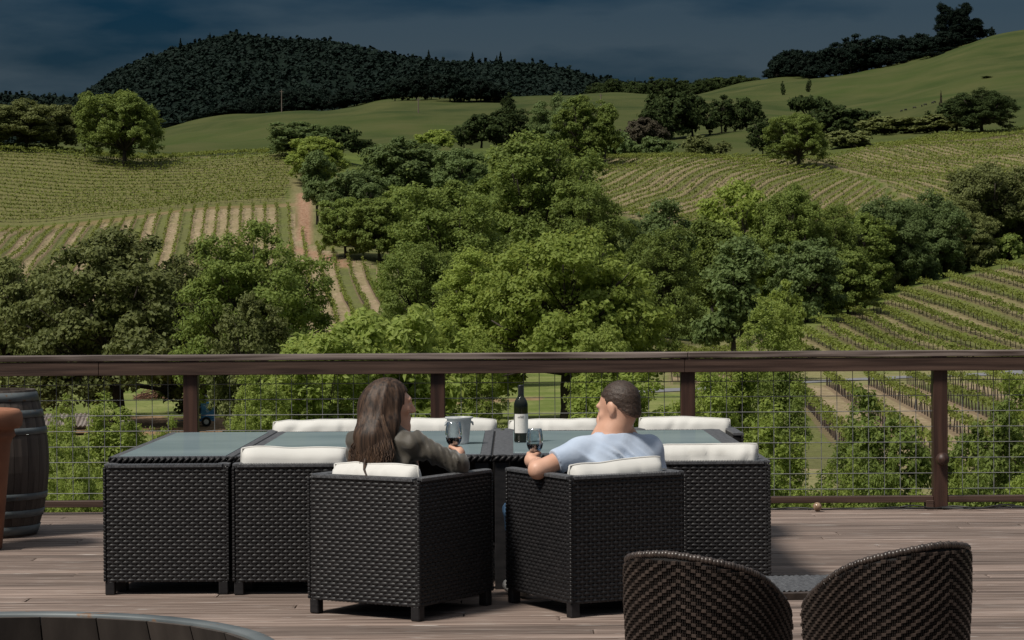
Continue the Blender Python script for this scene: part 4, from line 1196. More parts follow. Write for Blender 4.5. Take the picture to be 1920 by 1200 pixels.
def rim_strip(pts, w=.05, t=.016):
    """a flat braided rim: short overlapping wraps along a path"""
    mb = MB()
    for a, c in zip(pts[:-1], pts[1:]):
        a = Vector(a); c = Vector(c); d = c - a; n = max(1, int(d.length / .013)); u = d.normalized(); v = Vector((-u.y, u.x, 0))
        for k in range(n):
            p = a + d * ((k + .5) / n); hl = d.length / n * .49
            sk = .004
            M = Matrix((( u.x, v.x, 0, p.x), (u.y, v.y, 0, p.y), (0, 0, 1, p.z), (0, 0, 0, 1)))
            vs = []
            for (x, y, z) in ((-hl - sk, -w / 2, -t * .6), (hl - sk, -w / 2, -t * .6), (hl + sk, w / 2, -t * .6), (-hl + sk, w / 2, -t * .6),
                              (-hl - sk, -w / 2, t * .15), (-sk, -w / 2 + .002, t * .32), (hl - sk, -w / 2, t * .15),
                              (-hl + sk, w / 2, t * .15), (sk, w / 2 - .002, t * .32), (hl + sk, w / 2, t * .15),
                              (-hl, 0, t * .34), (0, 0, t * .5), (hl, 0, t * .34)):
                vs.append(M @ Vector((x, y, z)))
            mb.add(vs, [(0, 1, 6, 5, 4), (2, 3, 7, 8, 9), (4, 5, 11, 10), (5, 6, 12, 11), (10, 11, 8, 7), (11, 12, 9, 8), (0, 4, 10, 7, 3), (1, 2, 9, 12, 6)])
    return mb

def make_chair():
    r = empty('wicker_armchair', (0, 0, 0))
    w, d, h = CW / 2, CD / 2, CH
    f = MB()
    i = .008
    f.box(-w + i, w - i, -d + i, -d + WT, .066, h - .012)
    f.box(-w + i, -w + WT, -d + WT + .001, d - i, .066, h - .012)
    f.box(w - WT, w - i, -d + WT + .001, d - i, .066, h - .012)
    f.box(-w + WT + .001, w - WT - .001, -d + WT + .002, d - .02, .068, .23)
    f.build('frame', MAT['wicker_back'], r)
    def panel(me, loc, rz):
        o = tag(obj('woven_panel', me, r, loc), kind='stuff'); o.rotation_euler = (0, 0, rz)
    panel(WEAVE_BACK, (0, -d, .062), 0)
    panel(WEAVE_SIDE, (-w, 0, .062), -PI / 2)
    panel(WEAVE_SIDE, (w, 0, .062), PI / 2)
    panel(WEAVE_IN, (-w + WT, WT / 2, .30), PI / 2)
    panel(WEAVE_IN, (w - WT, WT / 2, .30), -PI / 2)
    e = WT / 2 - .004
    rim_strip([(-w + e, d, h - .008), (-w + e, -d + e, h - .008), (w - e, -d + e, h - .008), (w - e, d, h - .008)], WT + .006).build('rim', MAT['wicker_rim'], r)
    for sx_ in (-1, 1):
        for sy in (-1, 1):
            MB().box(sx_ * w - (.046 if sx_ > 0 else 0), sx_ * w + (0 if sx_ > 0 else .046), sy * d - (.046 if sy > 0 else 0), sy * d + (0 if sy > 0 else .046), 0, .066, .004).build('leg', MAT['wicker'], r)
        for sy in (-1, 1):                   # wrapped corner posts
            cm = MB()
            zz = .066
            while zz < h - .03:
                cm.box(sx_ * w - .007, sx_ * w + .007, sy * d - .007, sy * d + .007, zz, zz + .0168, .0035)
                zz += .0172
            tag(cm.build('corner_wrap', MAT['wicker'], r), kind='stuff')
    return r

def pillow(name, w, h, t, seed, parent=None, sag=0.007):
    """a soft cushion standing in the x/z plane, thickness along y"""
    rng = np.random.RandomState(seed)
    nx, nz = 34, 14
    V, Q = [], []
    ph = rng.uniform(0, 6.28, 8)
    cr = [(rng.uniform(-1, 1), rng.uniform(-1, 1), rng.uniform(0, PI), rng.uniform(.03, .09), rng.uniform(.15, .5), rng.uniform(-.015, .010)) for _ in range(26)]
    hb = [(rng.uniform(-1, 1), rng.uniform(.12, .45), rng.uniform(-1, 1)) for _ in range(6)]
    def shape(u, v, s):
        e = (1 - abs(u) ** 12) ** .5 * (1 - abs(v) ** 6) ** .5
        x = u * w / 2 * (1 - .02 * abs(v) ** 3); z = v * h / 2 * (1 - .035 * abs(u) ** 5)
        q = 0
        for (cu, cv, an, wd, ln, am) in cr:         # random creases and dents
            du, dv = (u - cu), (v - cv) * h / w
            p_ = du * math.cos(an) + dv * math.sin(an); r_ = -du * math.sin(an) + dv * math.cos(an)
            q += am * math.exp(-(p_ / wd) ** 2 - (r_ / ln) ** 2)
        zz = sum(am * math.exp(-((u - cu) / wd) ** 2) for cu, wd, am in hb)
        z += sag * .8 * zz * (.25 + .75 * (v > -.3))
        return (x, s * (t / 2 * e + q * e), z)
    for s in (-1, 1):
        for i in range(nx + 1):
            for j in range(nz + 1):
                V.append(shape(-1 + 2 * i / nx, -1 + 2 * j / nz, s))
    m = nz + 1
    off = (nx + 1) * m
    for i in range(nx):
        for j in range(nz):
            a, b_, c, d = i * m + j, (i + 1) * m + j, (i + 1) * m + j + 1, i * m + j + 1
            Q.append((a, b_, c, d)); Q.append((off + d, off + c, off + b_, off + a))
    o = obj(name, mesh_np(name, V, Q, MAT['cushion'], True), parent)
    seam = [shape(-1 + 2 * i / 30, 1, 1) for i in range(31)] + [shape(1, 1 - 2 * i / 10, 1) for i in range(1, 11)]
    seam += [shape(1 - 2 * i / 30, -1, 1) for i in range(1, 31)] + [shape(-1, -1 + 2 * i / 10, 1) for i in range(1, 11)]
    MB().tube(seam, .0045, 6).build('piping', MAT['cushion'], o, True)
    return o

CHAIR_LAB = 'black wicker cube armchair '
def place_chair(o, cx_, cy_, yaw, label, cushion=None, seed=0):
    o.location = (cx_, cy_, 0); o.rotation_euler = (0, 0, yaw)
    tag(o, label, 'armchair', 'black wicker cube armchairs round the glass tables')
    s = pillow('seat_cushion', CW - 2 * WT - .01, CD - WT - .06, .10, seed + 50, o, .0)
    s.rotation_euler = (PI / 2, 0, 0); s.location = (0, WT / 2 + .01, .265)
    if cushion:
        top, tilt, wdt, hgt, dx = cushion
        c = pillow('back_cushion', wdt, hgt, .125, seed, o)
        c.location = (dx, -CD / 2 + WT + .05, top - hgt / 2); c.rotation_euler = (.10, tilt, 0)
    return o
proto = make_chair()
pa = ground(197, 1116); YB = pa.y                          # outer back face of the near row
hw = CW / 2
chairs = [copy_tree(proto) for _ in range(8)]
xa = (ground(199, 1116).x + ground(424, 1117).x) / 2
place_chair(proto, xa, YB + CD / 2, 0.0, CHAIR_LAB + 'without back cushion at the left end of the near row')
xb = at(438, 1000, YB).x + hw
place_chair(chairs[0], xb, YB + CD / 2 - .02, 0.01, CHAIR_LAB + 'partly hidden behind the chair of the seated woman', (.705, .0, .52, .34, -.01), 3)
xe = at(1443, 1000, YB).x - hw
place_chair(chairs[1], xe, YB + CD / 2, 0.0, CHAIR_LAB + 'with white cushion at the right end of the near row', (.71, -.02, .53, .34, -.01), 5)
A, B_, C_ = ground(786, 1166), ground(591, 1151), ground(919, 1135)
fw = (C_ - A); fw.z = 0; yw = math.atan2(-fw.x, fw.y)
Fw = Vector((-math.sin(yw), math.cos(yw), 0)); Rw = Vector((Fw.y, -Fw.x, 0))
cw = A - Rw * hw + Fw * CD / 2
place_chair(chairs[2], cw.x, cw.y, yw, CHAIR_LAB + 'pulled out at an angle with the long haired woman in it', (.685, .0, .46, .32, .01), 7)
A2, L2 = ground(1071, 1160), ground(962, 1133)
fm = (L2 - A2); fm.z = 0; ym = math.atan2(-fm.x, fm.y) - .02
Fm = Vector((-math.sin(ym), math.cos(ym), 0)); Rm = Vector((Fm.y, -Fm.x, 0))
cm_ = A2 + Rm * hw + Fm * CD / 2
place_chair(chairs[3], cm_.x, cm_.y, ym, CHAIR_LAB + 'pulled out at an angle with the man in blue in it', (.69, -.05, .48, .32, -.01), 9)
YF = 13.55                                                  # far row, facing the camera
far = [(523, 672, 'at the left end of the far row across the table'), (765, 925, 'behind the zinc bucket in the far row'),
       (950, 1130, 'behind the wine bottle in the far row'), (1194, 1373, 'at the right end of the far row')]
for i, (p0, p1, lab) in enumerate(far):
    x = (at(p0, 800, YF).x + at(p1, 800, YF).x) / 2
    place_chair(chairs[4 + i], x, YF - CD / 2 + .1, PI, CHAIR_LAB + lab, (.690 + .006 * (i % 2), .01 * (-1) ** i, .555, .34, 0), 11 + i)

# ------------------------------------------------------------------ glass tables
TZ = .662
T0, T1 = YB + .10, at(940, 806.5, 12.9).y
def table(x0, x1, border, label):
    cx_ = (x0 + x1) / 2; cy = (T0 + T1) / 2; w = (x1 - x0) / 2; d = (T1 - T0) / 2
    r = empty('glass_table', (cx_, cy, 0), 0, label, 'table', 'glass topped wicker tables pushed together')
    b2 = border
    fr = MB()
    for a in ((-w, w, -d, -d + b2), (-w, w, d - b2, d), (-w, -w + b2, -d + b2 + .001, d - b2 - .001), (w - b2, w, -d + b2 + .001, d - b2 - .001)):
        fr.box(a[0], a[1], a[2], a[3], TZ - .034, TZ - .006)
    fr.build('frame', MAT['wicker_back'], r)
    e = b2 / 2
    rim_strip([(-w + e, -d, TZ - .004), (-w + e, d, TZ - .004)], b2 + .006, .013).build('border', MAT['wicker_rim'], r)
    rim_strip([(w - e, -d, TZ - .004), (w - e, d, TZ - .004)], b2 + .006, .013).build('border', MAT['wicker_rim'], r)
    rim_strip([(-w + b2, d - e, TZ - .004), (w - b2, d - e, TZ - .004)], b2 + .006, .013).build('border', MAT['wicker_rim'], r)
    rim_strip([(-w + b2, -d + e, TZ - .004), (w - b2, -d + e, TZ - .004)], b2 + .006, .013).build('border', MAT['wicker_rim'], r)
    ed = MB()                                  # rolled braid round the edge
    for p, q in (((-w, -d), (w, -d)), ((w, -d), (w, d)), ((w, d), (-w, d)), ((-w, d), (-w, -d))):
        L_ = math.dist(p, q); n = int(L_ / .03); u = ((q[0] - p[0]) / L_, (q[1] - p[1]) / L_)
        for k in range(n):
            m = [p[0] + u[0] * L_ * (k + .5) / n, p[1] + u[1] * L_ * (k + .5) / n]
            pts = [(m[0] - u[0] * .017, m[1] - u[1] * .017, TZ - .033), (m[0] + u[1] * .006, m[1] - u[0] * .006, TZ - .018), (m[0] + u[0] * .017, m[1] + u[1] * .017, TZ - .004)]
            ed.tube(pts, [.006, .0085, .006], 5)
    ed.build('braided_edge', MAT['wicker'], r, True)
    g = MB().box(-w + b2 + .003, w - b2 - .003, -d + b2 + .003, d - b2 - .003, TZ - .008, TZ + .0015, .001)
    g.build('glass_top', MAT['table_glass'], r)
    for s in (-1, 1):
        for t_ in (-1, 1):
            MB().box(s * (w - .04) - .035, s * (w - .04) + .035, t_ * (d - .05) - .035, t_ * (d - .05) + .035, 0, TZ - .036, .004).build('leg', MAT['wicker'], r)
    ap_ = MB()
    for t_ in (-1, 1):
        ap_.box(-w + .08, w - .08, t_ * (d - .68) - .012, t_ * (d - .68) + .012, TZ - .46, TZ - .036)
        ap_.box(t_ * (w - .04) - .012, t_ * (w - .04) + .012, -d + .09, d - .09, TZ - .12, TZ - .036)
    ap_.build('apron', MAT['wicker'], r)
    return r
x_l = at(206, 858, T0).x; x_d = at(440, 852, T0).x; x_r = at(919, 850, T0).x
table(x_l, x_d - .008, .035, 'small glass topped wicker table with nothing on it behind the left end chair')
table(x_d + .008, x_r, .045, 'wide glass topped wicker table holding the zinc bucket beside the woman')
table(at(925, 845, T0).x, at(1395, 835, 11.5).x, .095, 'glass topped wicker table with broad border holding the wine bottle')

# ------------------------------------------------------------------ things on the tables
def on_table(px, py, z=TZ + .002):
    return ground(px, py, z)
p = on_table(977, 829)
bt = empty('wine_bottle', p, 0.5, 'dark red wine bottle with white label standing on the right glass table', 'bottle')
MB().lathe([(0, .004), (.030, 0), (.0365, .004), (.0372, .012), (.0374, .185), (.0365, .203), (.030, .222), (.019, .238), (.0148, .250), (.0142, .256)], 28).build('body', MAT['bottle_glass'], bt, True)
MB().lathe([(.0143, .252), (.0150, .254), (.0150, .292), (.0158, .294), (.0158, .300), (.013, .302), (0, .302)], 20).build('capsule', MAT['foil'], bt, True)
lb = MB()
n = 18
for zz in (.050, .150):
    for k in range(n + 1):
        an = math.radians(-178) + k / n * math.radians(176)
        lb.v.append((.0379 * math.cos(an), .0379 * math.sin(an), zz))
for k in range(n):
    lb.f.append((k, k + 1, n + 2 + k, n + 1 + k))
lbl = lb.build('label', MAT['paper'], bt, True)
ik = MB()
def ink(pts, r):
    P = []
    for (x, z) in pts:
        an = -PI / 2 - .45 + x / .038
        P.append((.0383 * math.cos(an), .0383 * math.sin(an), z))
    ik.tube(P, r, 4)
for x0 in (-.016, -.008, 0, .007):          # a short handwritten word
    ink([(x0, .136), (x0 - .002, .131), (x0 + .001, .128), (x0 + .004, .132), (x0 + .001, .137), (x0 + .005, .141 if x0 > -.01 else .130)], .0007)
ink([(-.020, .132), (.014, .133)], .0005)
for zz in (.104, .097, .090, .070):
    ink([(-.017 + (.003 if zz < .08 else 0), zz), (.014 - (.004 if zz < .08 else 0), zz)], .0004)
ik.build('print', MAT['ink'], lbl)

p = on_table(861, 832)
bk = empty('ice_bucket', p, .3, 'small zinc ice bucket standing on the glass table beside the woman', 'bucket')
MB().lathe([(0, .004), (.046, 0), (.050, .004), (.0505, .012), (.053, .03), (.0645, .128), (.0655, .131), (.073, .133), (.0745, .137), (.073, .141), (.065, .141), (.062, .136), (.050, .02), (0, .014)], 36).build('body', MAT['zinc'], bk, True)
for s in (-1, 1):
    hd = MB().tube([(s * .060, -.012, .118), (s * .071, -.014, .112), (s * .076, 0, .098), (s * .071, .014, .112), (s * .060, .012, .118)], .0038, 6)
    hd.build('handle', MAT['zinc'], bk, True)

def wine_glass(loc, label):
    g = empty('wine_glass', loc, 0, label, 'wine glass', 'wine glasses held by the couple')
    MB().lathe([(.0, .0035), (.012, .003), (.034, .0008), (.036, .0014), (.033, .003), (.010, .006), (.0045, .012), (.0036, .03), (.0036, .070), (.0046, .082), (.010, .090),
                (.024, .100), (.034, .115), (.0395, .135), (.040, .150), (.0375, .175), (.032, .205), (.0314, .2055), (.0309, .205), (.0364, .175), (.0388, .150), (.0382, .135), (.0328, .116), (.022, .1018), (.008, .093), (0, .091)], 32).build('glass', MAT['clear_glass'], g, True)
    MB().lathe([(0, .0925), (.008, .0942), (.0218, .1028), (.0322, .1168), (.0364, .131), (.0362, .1315), (0, .1315)], 28).build('wine', MAT['wine'], g, True)
    return g

# ------------------------------------------------------------------ barrels and pot
def barrel(loc, H, rh, rb, n, label, hoops, depth=.045):
    r = empty('wine_barrel', loc, .05, label, 'barrel', 'weathered oak wine barrels on the deck')
    def rad(z):
        t_ = z / H * 2 - 1
        return rh + (rb - rh) * (1 - t_ * t_)
    mb = MB()
    zs = np.linspace(0, H, 10)
    da = 2 * PI / n * .487
    vs, fs = [], []
    for z in zs:
        R = rad(z)
        for (a, rr) in ((-da, R - .002), (0, R), (da, R - .002), (da, R - .026), (-da, R - .026)):
            vs.append((rr * math.cos(a), rr * math.sin(a), z))
    for i in range(9):
        for k in range(5):
            k2 = (k + 1) % 5
            fs.append((i * 5 + k, i * 5 + k2, (i + 1) * 5 + k2, (i + 1) * 5 + k))
    fs.append((4, 3, 2, 1, 0)); fs.append(tuple(45 + k for k in range(5)))
    sm = mb.add(vs, fs).mesh('stave', MAT['stave_wood'])
    for k in range(n):
        o = obj('stave', sm, r); o.rotation_euler = (0, 0, 2 * PI * k / n)
    for (z0, z1) in hoops:
        R0, R1 = rad(z0 * H), rad(z1 * H)
        MB().lathe([(R0 + .0002, z0 * H), (R0 + .0035, z0 * H + .001), (R1 + .0035, z1 * H - .001), (R1 + .0002, z1 * H)], 48).build('hoop', MAT['hoop_metal'], r, True)
    hz_ = H - depth
    MB().lathe([(0, hz_), (rad(hz_) - .024, hz_), (rad(hz_) - .024, hz_ - .025), (0, hz_ - .025)], 40).build('head', MAT['stave_wood'], r)
    return r
pb = ground(-14, 1002)
barrel((pb.x, pb.y, 0), .885, .265, .345, 22, 'standing grey oak wine barrel with steel hoops behind the terracotta pot',
       [(.925, .985), (.815, .865), (.70, .745), (.255, .30), (.135, .185), (.015, .075)])
s0 = 600 / .42
Yf = FPX / s0
pf = at(50, 1149, Yf + .41)
zt = pf.z
fb = barrel((pf.x, Yf, 0), zt - .004, .416, .50, 28, 'open topped large oak cask with a rusty steel rim in the near left corner',
            [(.925, .985), (.80, .85), (.66, .70), (.30, .34), (.15, .20), (.02, .08)], .30)
MB().lathe([(.3965, zt - .017), (.3965, zt - .001), (.398, zt + .001), (.4205, zt + .001), (.4225, zt - .001), (.4225, zt - .04), (.4185, zt - .04), (.4185, zt - .003), (.3985, zt - .003), (.3985, zt - .017)], 72, close=True).build('rim_hoop', MAT['hoop_metal'], fb, True)

pt = at(-52, 1020, 12.85)
pot = empty('terracotta_pot', (pt.x, 12.85, 0), 0, 'large terracotta pot with a rolled rim cut off by the left edge', 'pot')
kk = 12.85 / FPX
rt = 95 * kk
zt = at(0, 767, 12.85).z
MB().lathe([(0, .0), (rt * .56, 0), (rt * .58, .01), (rt * .76, zt - .20), (rt * .80, zt - .17), (rt * .86, zt - .155), (rt * .84, zt - .14), (rt * .83, zt - .115),
            (rt * .93, zt - .11), (rt * .985, zt - .095), (rt, zt - .06), (rt * .985, zt - .025), (rt * .93, zt - .004), (rt * .86, zt), (rt * .79, zt - .012), (rt * .75, zt - .06), (rt * .72, zt - .1), (0, zt - .1)], 56).build('body', MAT['terracotta'], pot, True)
MB().lathe([(0, zt - .095), (rt * .70, zt - .095)], 24).build('soil', MAT['dirt'], pot)

# ------------------------------------------------------------------ the two woven tub chairs in front and their little table
def tub_chair(loc, yaw, label, mirror):
    r = empty('woven_tub_chair', loc, yaw, label, 'chair', 'brown herringbone woven tub chairs in the foreground')
    a0 = math.radians(128)                     # the shell wraps +-128 degrees round the back (-y)
    RX, RYY = .226, .272
    ZB = .10
    def top(a):
        t_ = min(abs(a) / a0, 1.0)
        return .678 - .215 * (t_ ** 1.75)
    def P(a, z, out=0.0):
        """point on the shell: superellipse plan, slight flare to the top"""
        c, s = math.sin(a), -math.cos(a)
        q = 2.5
        rr = 1.0 / ((abs(c) / RX) ** q + (abs(s) / RYY) ** q) ** (1 / q)
        k = .90 + .10 * min(1.0, max(0.0, (z - ZB) / .42)) ** .8
        R = rr * k + out
        return (R * c, R * s, z)
    cw_, ch = .0142, .0104
    arc = 2 * a0 * (RX + RYY) / 2 * 1.06
    nc = int(arc / cw_); nr = int(.60 / ch)
    V, Q = [], []
    V2, Q2 = [], []
    band = 22                                   # columns between mirror lines of the herringbone
    c0 = nc // 2 + (2 if mirror else 3)
    for i in range(nc):
        am = (i + .5) / nc * 2 * a0 - a0
        da = a0 / nc
        side = -1 if (i - c0) < 0 else 1
        for j in range(nr):
            zc = ZB + (j + .5) * ch
            if zc > top(am) - .012: continue
            ph = (j + side * (i - c0)) % 3
            VV, QQ = (V, Q) if ph < 1 else (V2, Q2)
            jit = ((i * 37 + j * 17) % 11) / 11 * .0010
            if ph < 1:                          # a weft strand passing over one stake pair
                plates = [(0.0, da * 1.22, ch * .60, .0050, -side * ch * .10)]
            else:                               # the upright stakes showing between, two side by side
                plates = [(-da * .46, da * .36, ch * .56, .0012, 0), (da * .46, da * .36, ch * .56, .0012, 0)]
            for (ac, w, h, o, sl) in plates:
                n0 = len(VV)
                for (u, v, e) in ((-1, -1, -.003), (1, -1, -.003), (1, 1, -.003), (-1, 1, -.003), (-.72, -.62, 1), (.72, -.62, 1), (.72, .70, 1), (-.72, .70, 1)):
                    VV.append(P(am + ac + u * w, zc + v * h + sl * u, (o + jit) if e == 1 else -.0030))
                for f in ((4, 5, 6, 7), (0, 1, 5, 4), (1, 2, 6, 5), (2, 3, 7, 6), (3, 0, 4, 7)):
                    QQ.append([n0 + k for k in f])
    tag(obj('weft_strands', mesh_np('weft_strands', V, Q, MAT['wicker_brown'], False), r), kind='stuff')
    tag(obj('warp_strands', mesh_np('warp_strands', V2, Q2, MAT['wicker_warp'], False), r), kind='stuff')
    n = 60
    V, Q = [], []
    for i in range(n + 1):                      # the shell body, 3 cm thick
        a = -a0 + 2 * a0 * i / n
        for (z, o) in ((ZB, -.004), (top(a) * .5, -.004), (top(a) - .006, -.004), (top(a) - .006, -.020), (top(a) * .5, -.020), (ZB, -.020)):
            V.append(P(a, z, o))
    for i in range(n):
        for k in range(6):
            k2 = (k + 1) % 6
            Q.append((i * 6 + k, (i + 1) * 6 + k, (i + 1) * 6 + k2, i * 6 + k2))
    obj('shell', mesh_np('shell', V, Q, MAT['wicker_back'], True), r)
    rim = MB()
    nseg = int(arc / .011)
    for i in range(nseg):                       # the wrapped top edge
        a = -a0 + 2 * a0 * (i + .5) / nseg
        b0, b1 = Vector(P(a - a0 / nseg * 1.15, top(a - a0 / nseg), -.010)), Vector(P(a + a0 / nseg * 1.15, top(a + a0 / nseg), -.010))
        rim.tube([b0, (b0 + b1) / 2 + Vector((0, 0, .0012 + .001 * ((i * 7) % 3))), b1], [.0108, .0113 + .0003 * (i % 3), .0108], 8)
    rim.build('rim', MAT['wicker_brown'], r, True)
    st = MB().lathe([(0, .36), (.19, .36), (.21, .345), (.21, .30), (0, .30)], 32)
    o = st.build('seat', MAT['wicker_back'], r); o.scale = (1, 1.15, 1)
    for sx_ in (-1, 1):
        for sy in (-1, 1):
            MB().tube([(sx_ * .15, sy * .17, .12), (sx_ * .165, sy * .19, 0)], .018, 8).build('leg', MAT['wicker_brown'], r)
    return r
pl = at(1330, 1100, 6.72); pr = at(1656, 1100, 6.92)
tub_chair((pl.x, 6.72, 0), math.radians(-33), 'brown herringbone tub chair on the left of the foreground pair', False)
tub_chair((pr.x, 6.92, 0), math.radians(31), 'brown herringbone tub chair on the right of the foreground pair', True)
ps = at(1492, 1098, 7.35)
tb = empty('woven_side_table', (ps.x, 7.42, 0), .1, 'small brown woven side table between the two foreground tub chairs', 'side table')
MB().box(-.20, .20, -.20, .20, ps.z - .03, ps.z - .004, .004).build('top', MAT['wicker_brown'], tb)
tw = weave_mesh('woven_top', .38, .38, .018, .013, .0025, 5)
o = tag(obj('woven_top', tw, tb, (0, .19, ps.z - .0005)), kind='stuff'); o.rotation_euler = (PI / 2, 0, 0); o.location = (0, -.19, ps.z - .001)
o.rotation_euler = (-PI / 2, 0, 0); o.location = (0, -.19, ps.z)
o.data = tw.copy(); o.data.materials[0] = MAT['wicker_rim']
for s in (-1, 1):
    for t_ in (-1, 1):
        MB().box(s * .17 - .02, s * .17 + .02, t_ * .17 - .02, t_ * .17 + .02, 0, ps.z - .031).build('leg', MAT['wicker_brown'], tb)

# ------------------------------------------------------------------ things down on the valley floor
def gpos(px, D):
    x, y = pxd(px, D); return (x, y, float(hz(x, y)))
q = gpos(378, 150)
tr = empty('equipment_trailer', q, .15, 'blue wheeled equipment trailer parked on the drive behind the left railing post', 'trailer')
m = MB()
m.box(-1.15, .85, -.55, .55, .34, .46, .02); m.box(-1.15, -.75, -.5, .5, .47, 1.05, .03); m.box(-.1, .8, -.52, .52, .47, 1.62, .05)
m.build('body', MAT['blue_paint'], tr)
MB().tube([(-.7, -.3, .95), (-.4, -.3, 1.25), (0, -.2, 1.3)], .06, 8).build('hose', MAT['zinc'], tr, True)
MB().tube([(.35, 0, 1.6), (.35, 0, 1.95), (.15, 0, 2.05)], .07, 8).build('pipe', MAT['zinc'], tr, True)
MB().tube([(-1.15, 0, .4), (-2.1, 0, .36)], .05, 6).build('drawbar', MAT['zinc'], tr, True)
for sy in (-1, 1):
    w_ = MB().tube([(.25, sy * .56, .32), (.25, sy * .74, .32)], .32, 18).build('wheel', MAT['rubber'], tr)
    MB().tube([(.25, sy * .745, .32), (.25, sy * .755, .32)], .17, 14).build('rim', MAT['white_paint'], w_)
q = gpos(296, 190)
rng = np.random.RandomState(2)
m = MB()
for k in range(240):
    a = rng.uniform(0, 6.28); rr = rng.uniform(0, 1) ** .5 * 1.9; hh = 1.15 * (1 - (rr / 2.0) ** 2)
    c_ = Vector((rr * math.cos(a), rr * .6 * math.sin(a), rng.uniform(.05, 1) * hh)); dd = Vector((rng.normal(), rng.normal(), rng.normal() * .35)).normalized() * rng.uniform(.3, .7)
    m.tube([c_ - dd, c_ + dd * .2 + Vector((0, 0, .05)), c_ + dd], [.035, .03, .015], 4)
tag(m.build('brush_pile', MAT['brush'], None, False, q), 'heap of reddish cut branches lying on the lawn under the dark oak', 'brush pile')
q = gpos(128, 142)
sh = empty('low_shed', q, .05, 'low open shed with a corrugated roof seen through the mesh beside the barrel', 'shed')
m = MB(); 
V, F = [], []
for k in range(61):
    x = -1.6 + 3.2 * k / 60; dz = .05 * math.sin(k * 1.26)
    V += [(x, -1.1, .62 + dz), (x, 1.1, 1.28 + dz), (x, -1.1, .60 + dz), (x, 1.1, 1.26 + dz)]
for k in range(60):
    a = 4 * k
    F += [(a, a + 4, a + 5, a + 1), (a + 2, a + 3, a + 7, a + 6), (a, a + 2, a + 6, a + 4), (a + 1, a + 5, a + 7, a + 3)]
m.add(V, F); m.build('roof', MAT['tin'], sh)
for sx_ in (-1, 1):
    for sy, hh in ((-1, .6), (1, 1.25)):
        MB().box(sx_ * 1.45 - .05, sx_ * 1.45 + .05, sy * 1.0 - .05, sy * 1.0 + .05, -.1, hh - .03).build('post', MAT['pole_wood'], sh)
q = gpos(237, 138)
cb = empty('utility_cabinet', q, -.5, 'grey green metal utility cabinet beside the drive under the forked oak', 'cabinet')
MB().box(-.34, .34, -.22, .22, 0, 1.05, .02).build('body', MAT['green_metal'], cb)
MB().box(-.30, .30, -.236, -.222, .08, .98, .004).build('door', MAT['green_metal'], cb)
MB().box(-.38, .38, -.26, .26, 1.052, 1.10, .02).build('lid', MAT['tin'], cb)
# far poles and cattle
for (px, y0, y1, D, lab) in [(531, 168, 204, 1290, 'tall bare utility pole on the brow of the middle grass hill'), (787, 183, 200, 1180, 'short utility pole below the hilltop clump'),
                             (1129, 175, 200, 1200, 'thin utility pole above the slender tree on the far right rows')]:
    q = gpos(px, D); h = at(px, y0, D).z - q[2]
    r = empty('utility_pole', q, 0, lab, 'utility pole', 'utility poles on the grass hill')
    MB().tube([(0, 0, -.3), (0, 0, h)], [.34, .26], 6).build('pole', MAT['pole_wood'], r)
    MB().box(-1.1, 1.1, -.1, .1, h - 1.3, h - 1.05).build('crossarm', MAT['pole_wood'], r)
def cow_mesh():
    m = MB()
    m.tube([(-.95, 0, 1.0), (-.8, 0, 1.02), (-.2, 0, .98), (.5, 0, 1.0), (.85, 0, 1.08), (1.0, 0, 1.1)], [.15, .36, .40, .38, .28, .12], 10)
    m.tube([(.8, 0, 1.15), (1.1, 0, .95), (1.3, 0, .55)], [.24, .18, .14], 8)
    m.tube([(1.25, 0, .62), (1.35, 0, .40), (1.42, 0, .18)], [.15, .13, .08], 8)
    for x in (-.75, .62):
        for s in (-.2, .2):
            m.tube([(x, s, .85), (x + .03, s, .42), (x, s, 0)], [.15, .075, .06], 6)
    m.tube([(-.95, 0, 1.15), (-1.08, 0, .8), (-1.05, 0, .4)], .035, 5)
    m.tube([(1.15, -.2, 1.05), (1.15, -.34, 1.02)], .05, 4); m.tube([(1.15, .2, 1.05), (1.15, .34, 1.02)], .05, 4)
    return m.mesh('cow', MAT['hide'], True)
cmh = cow_mesh()
for i, (px, D) in enumerate([(1640, 1075), (1692, 1085), (1700, 1090), (1716, 1100), (1730, 1095), (1737, 1110), (1750, 1105), (1754, 1115)]):
    q = gpos(px, D)
    c_ = obj('cow', cmh, None, q); c_.rotation_euler = (0, 0, i * 1.9); c_.scale = (.8,) * 3
    tag(c_, 'black cow grazing on the right grass hill', 'cow', 'cattle grazing on the right grass hill')
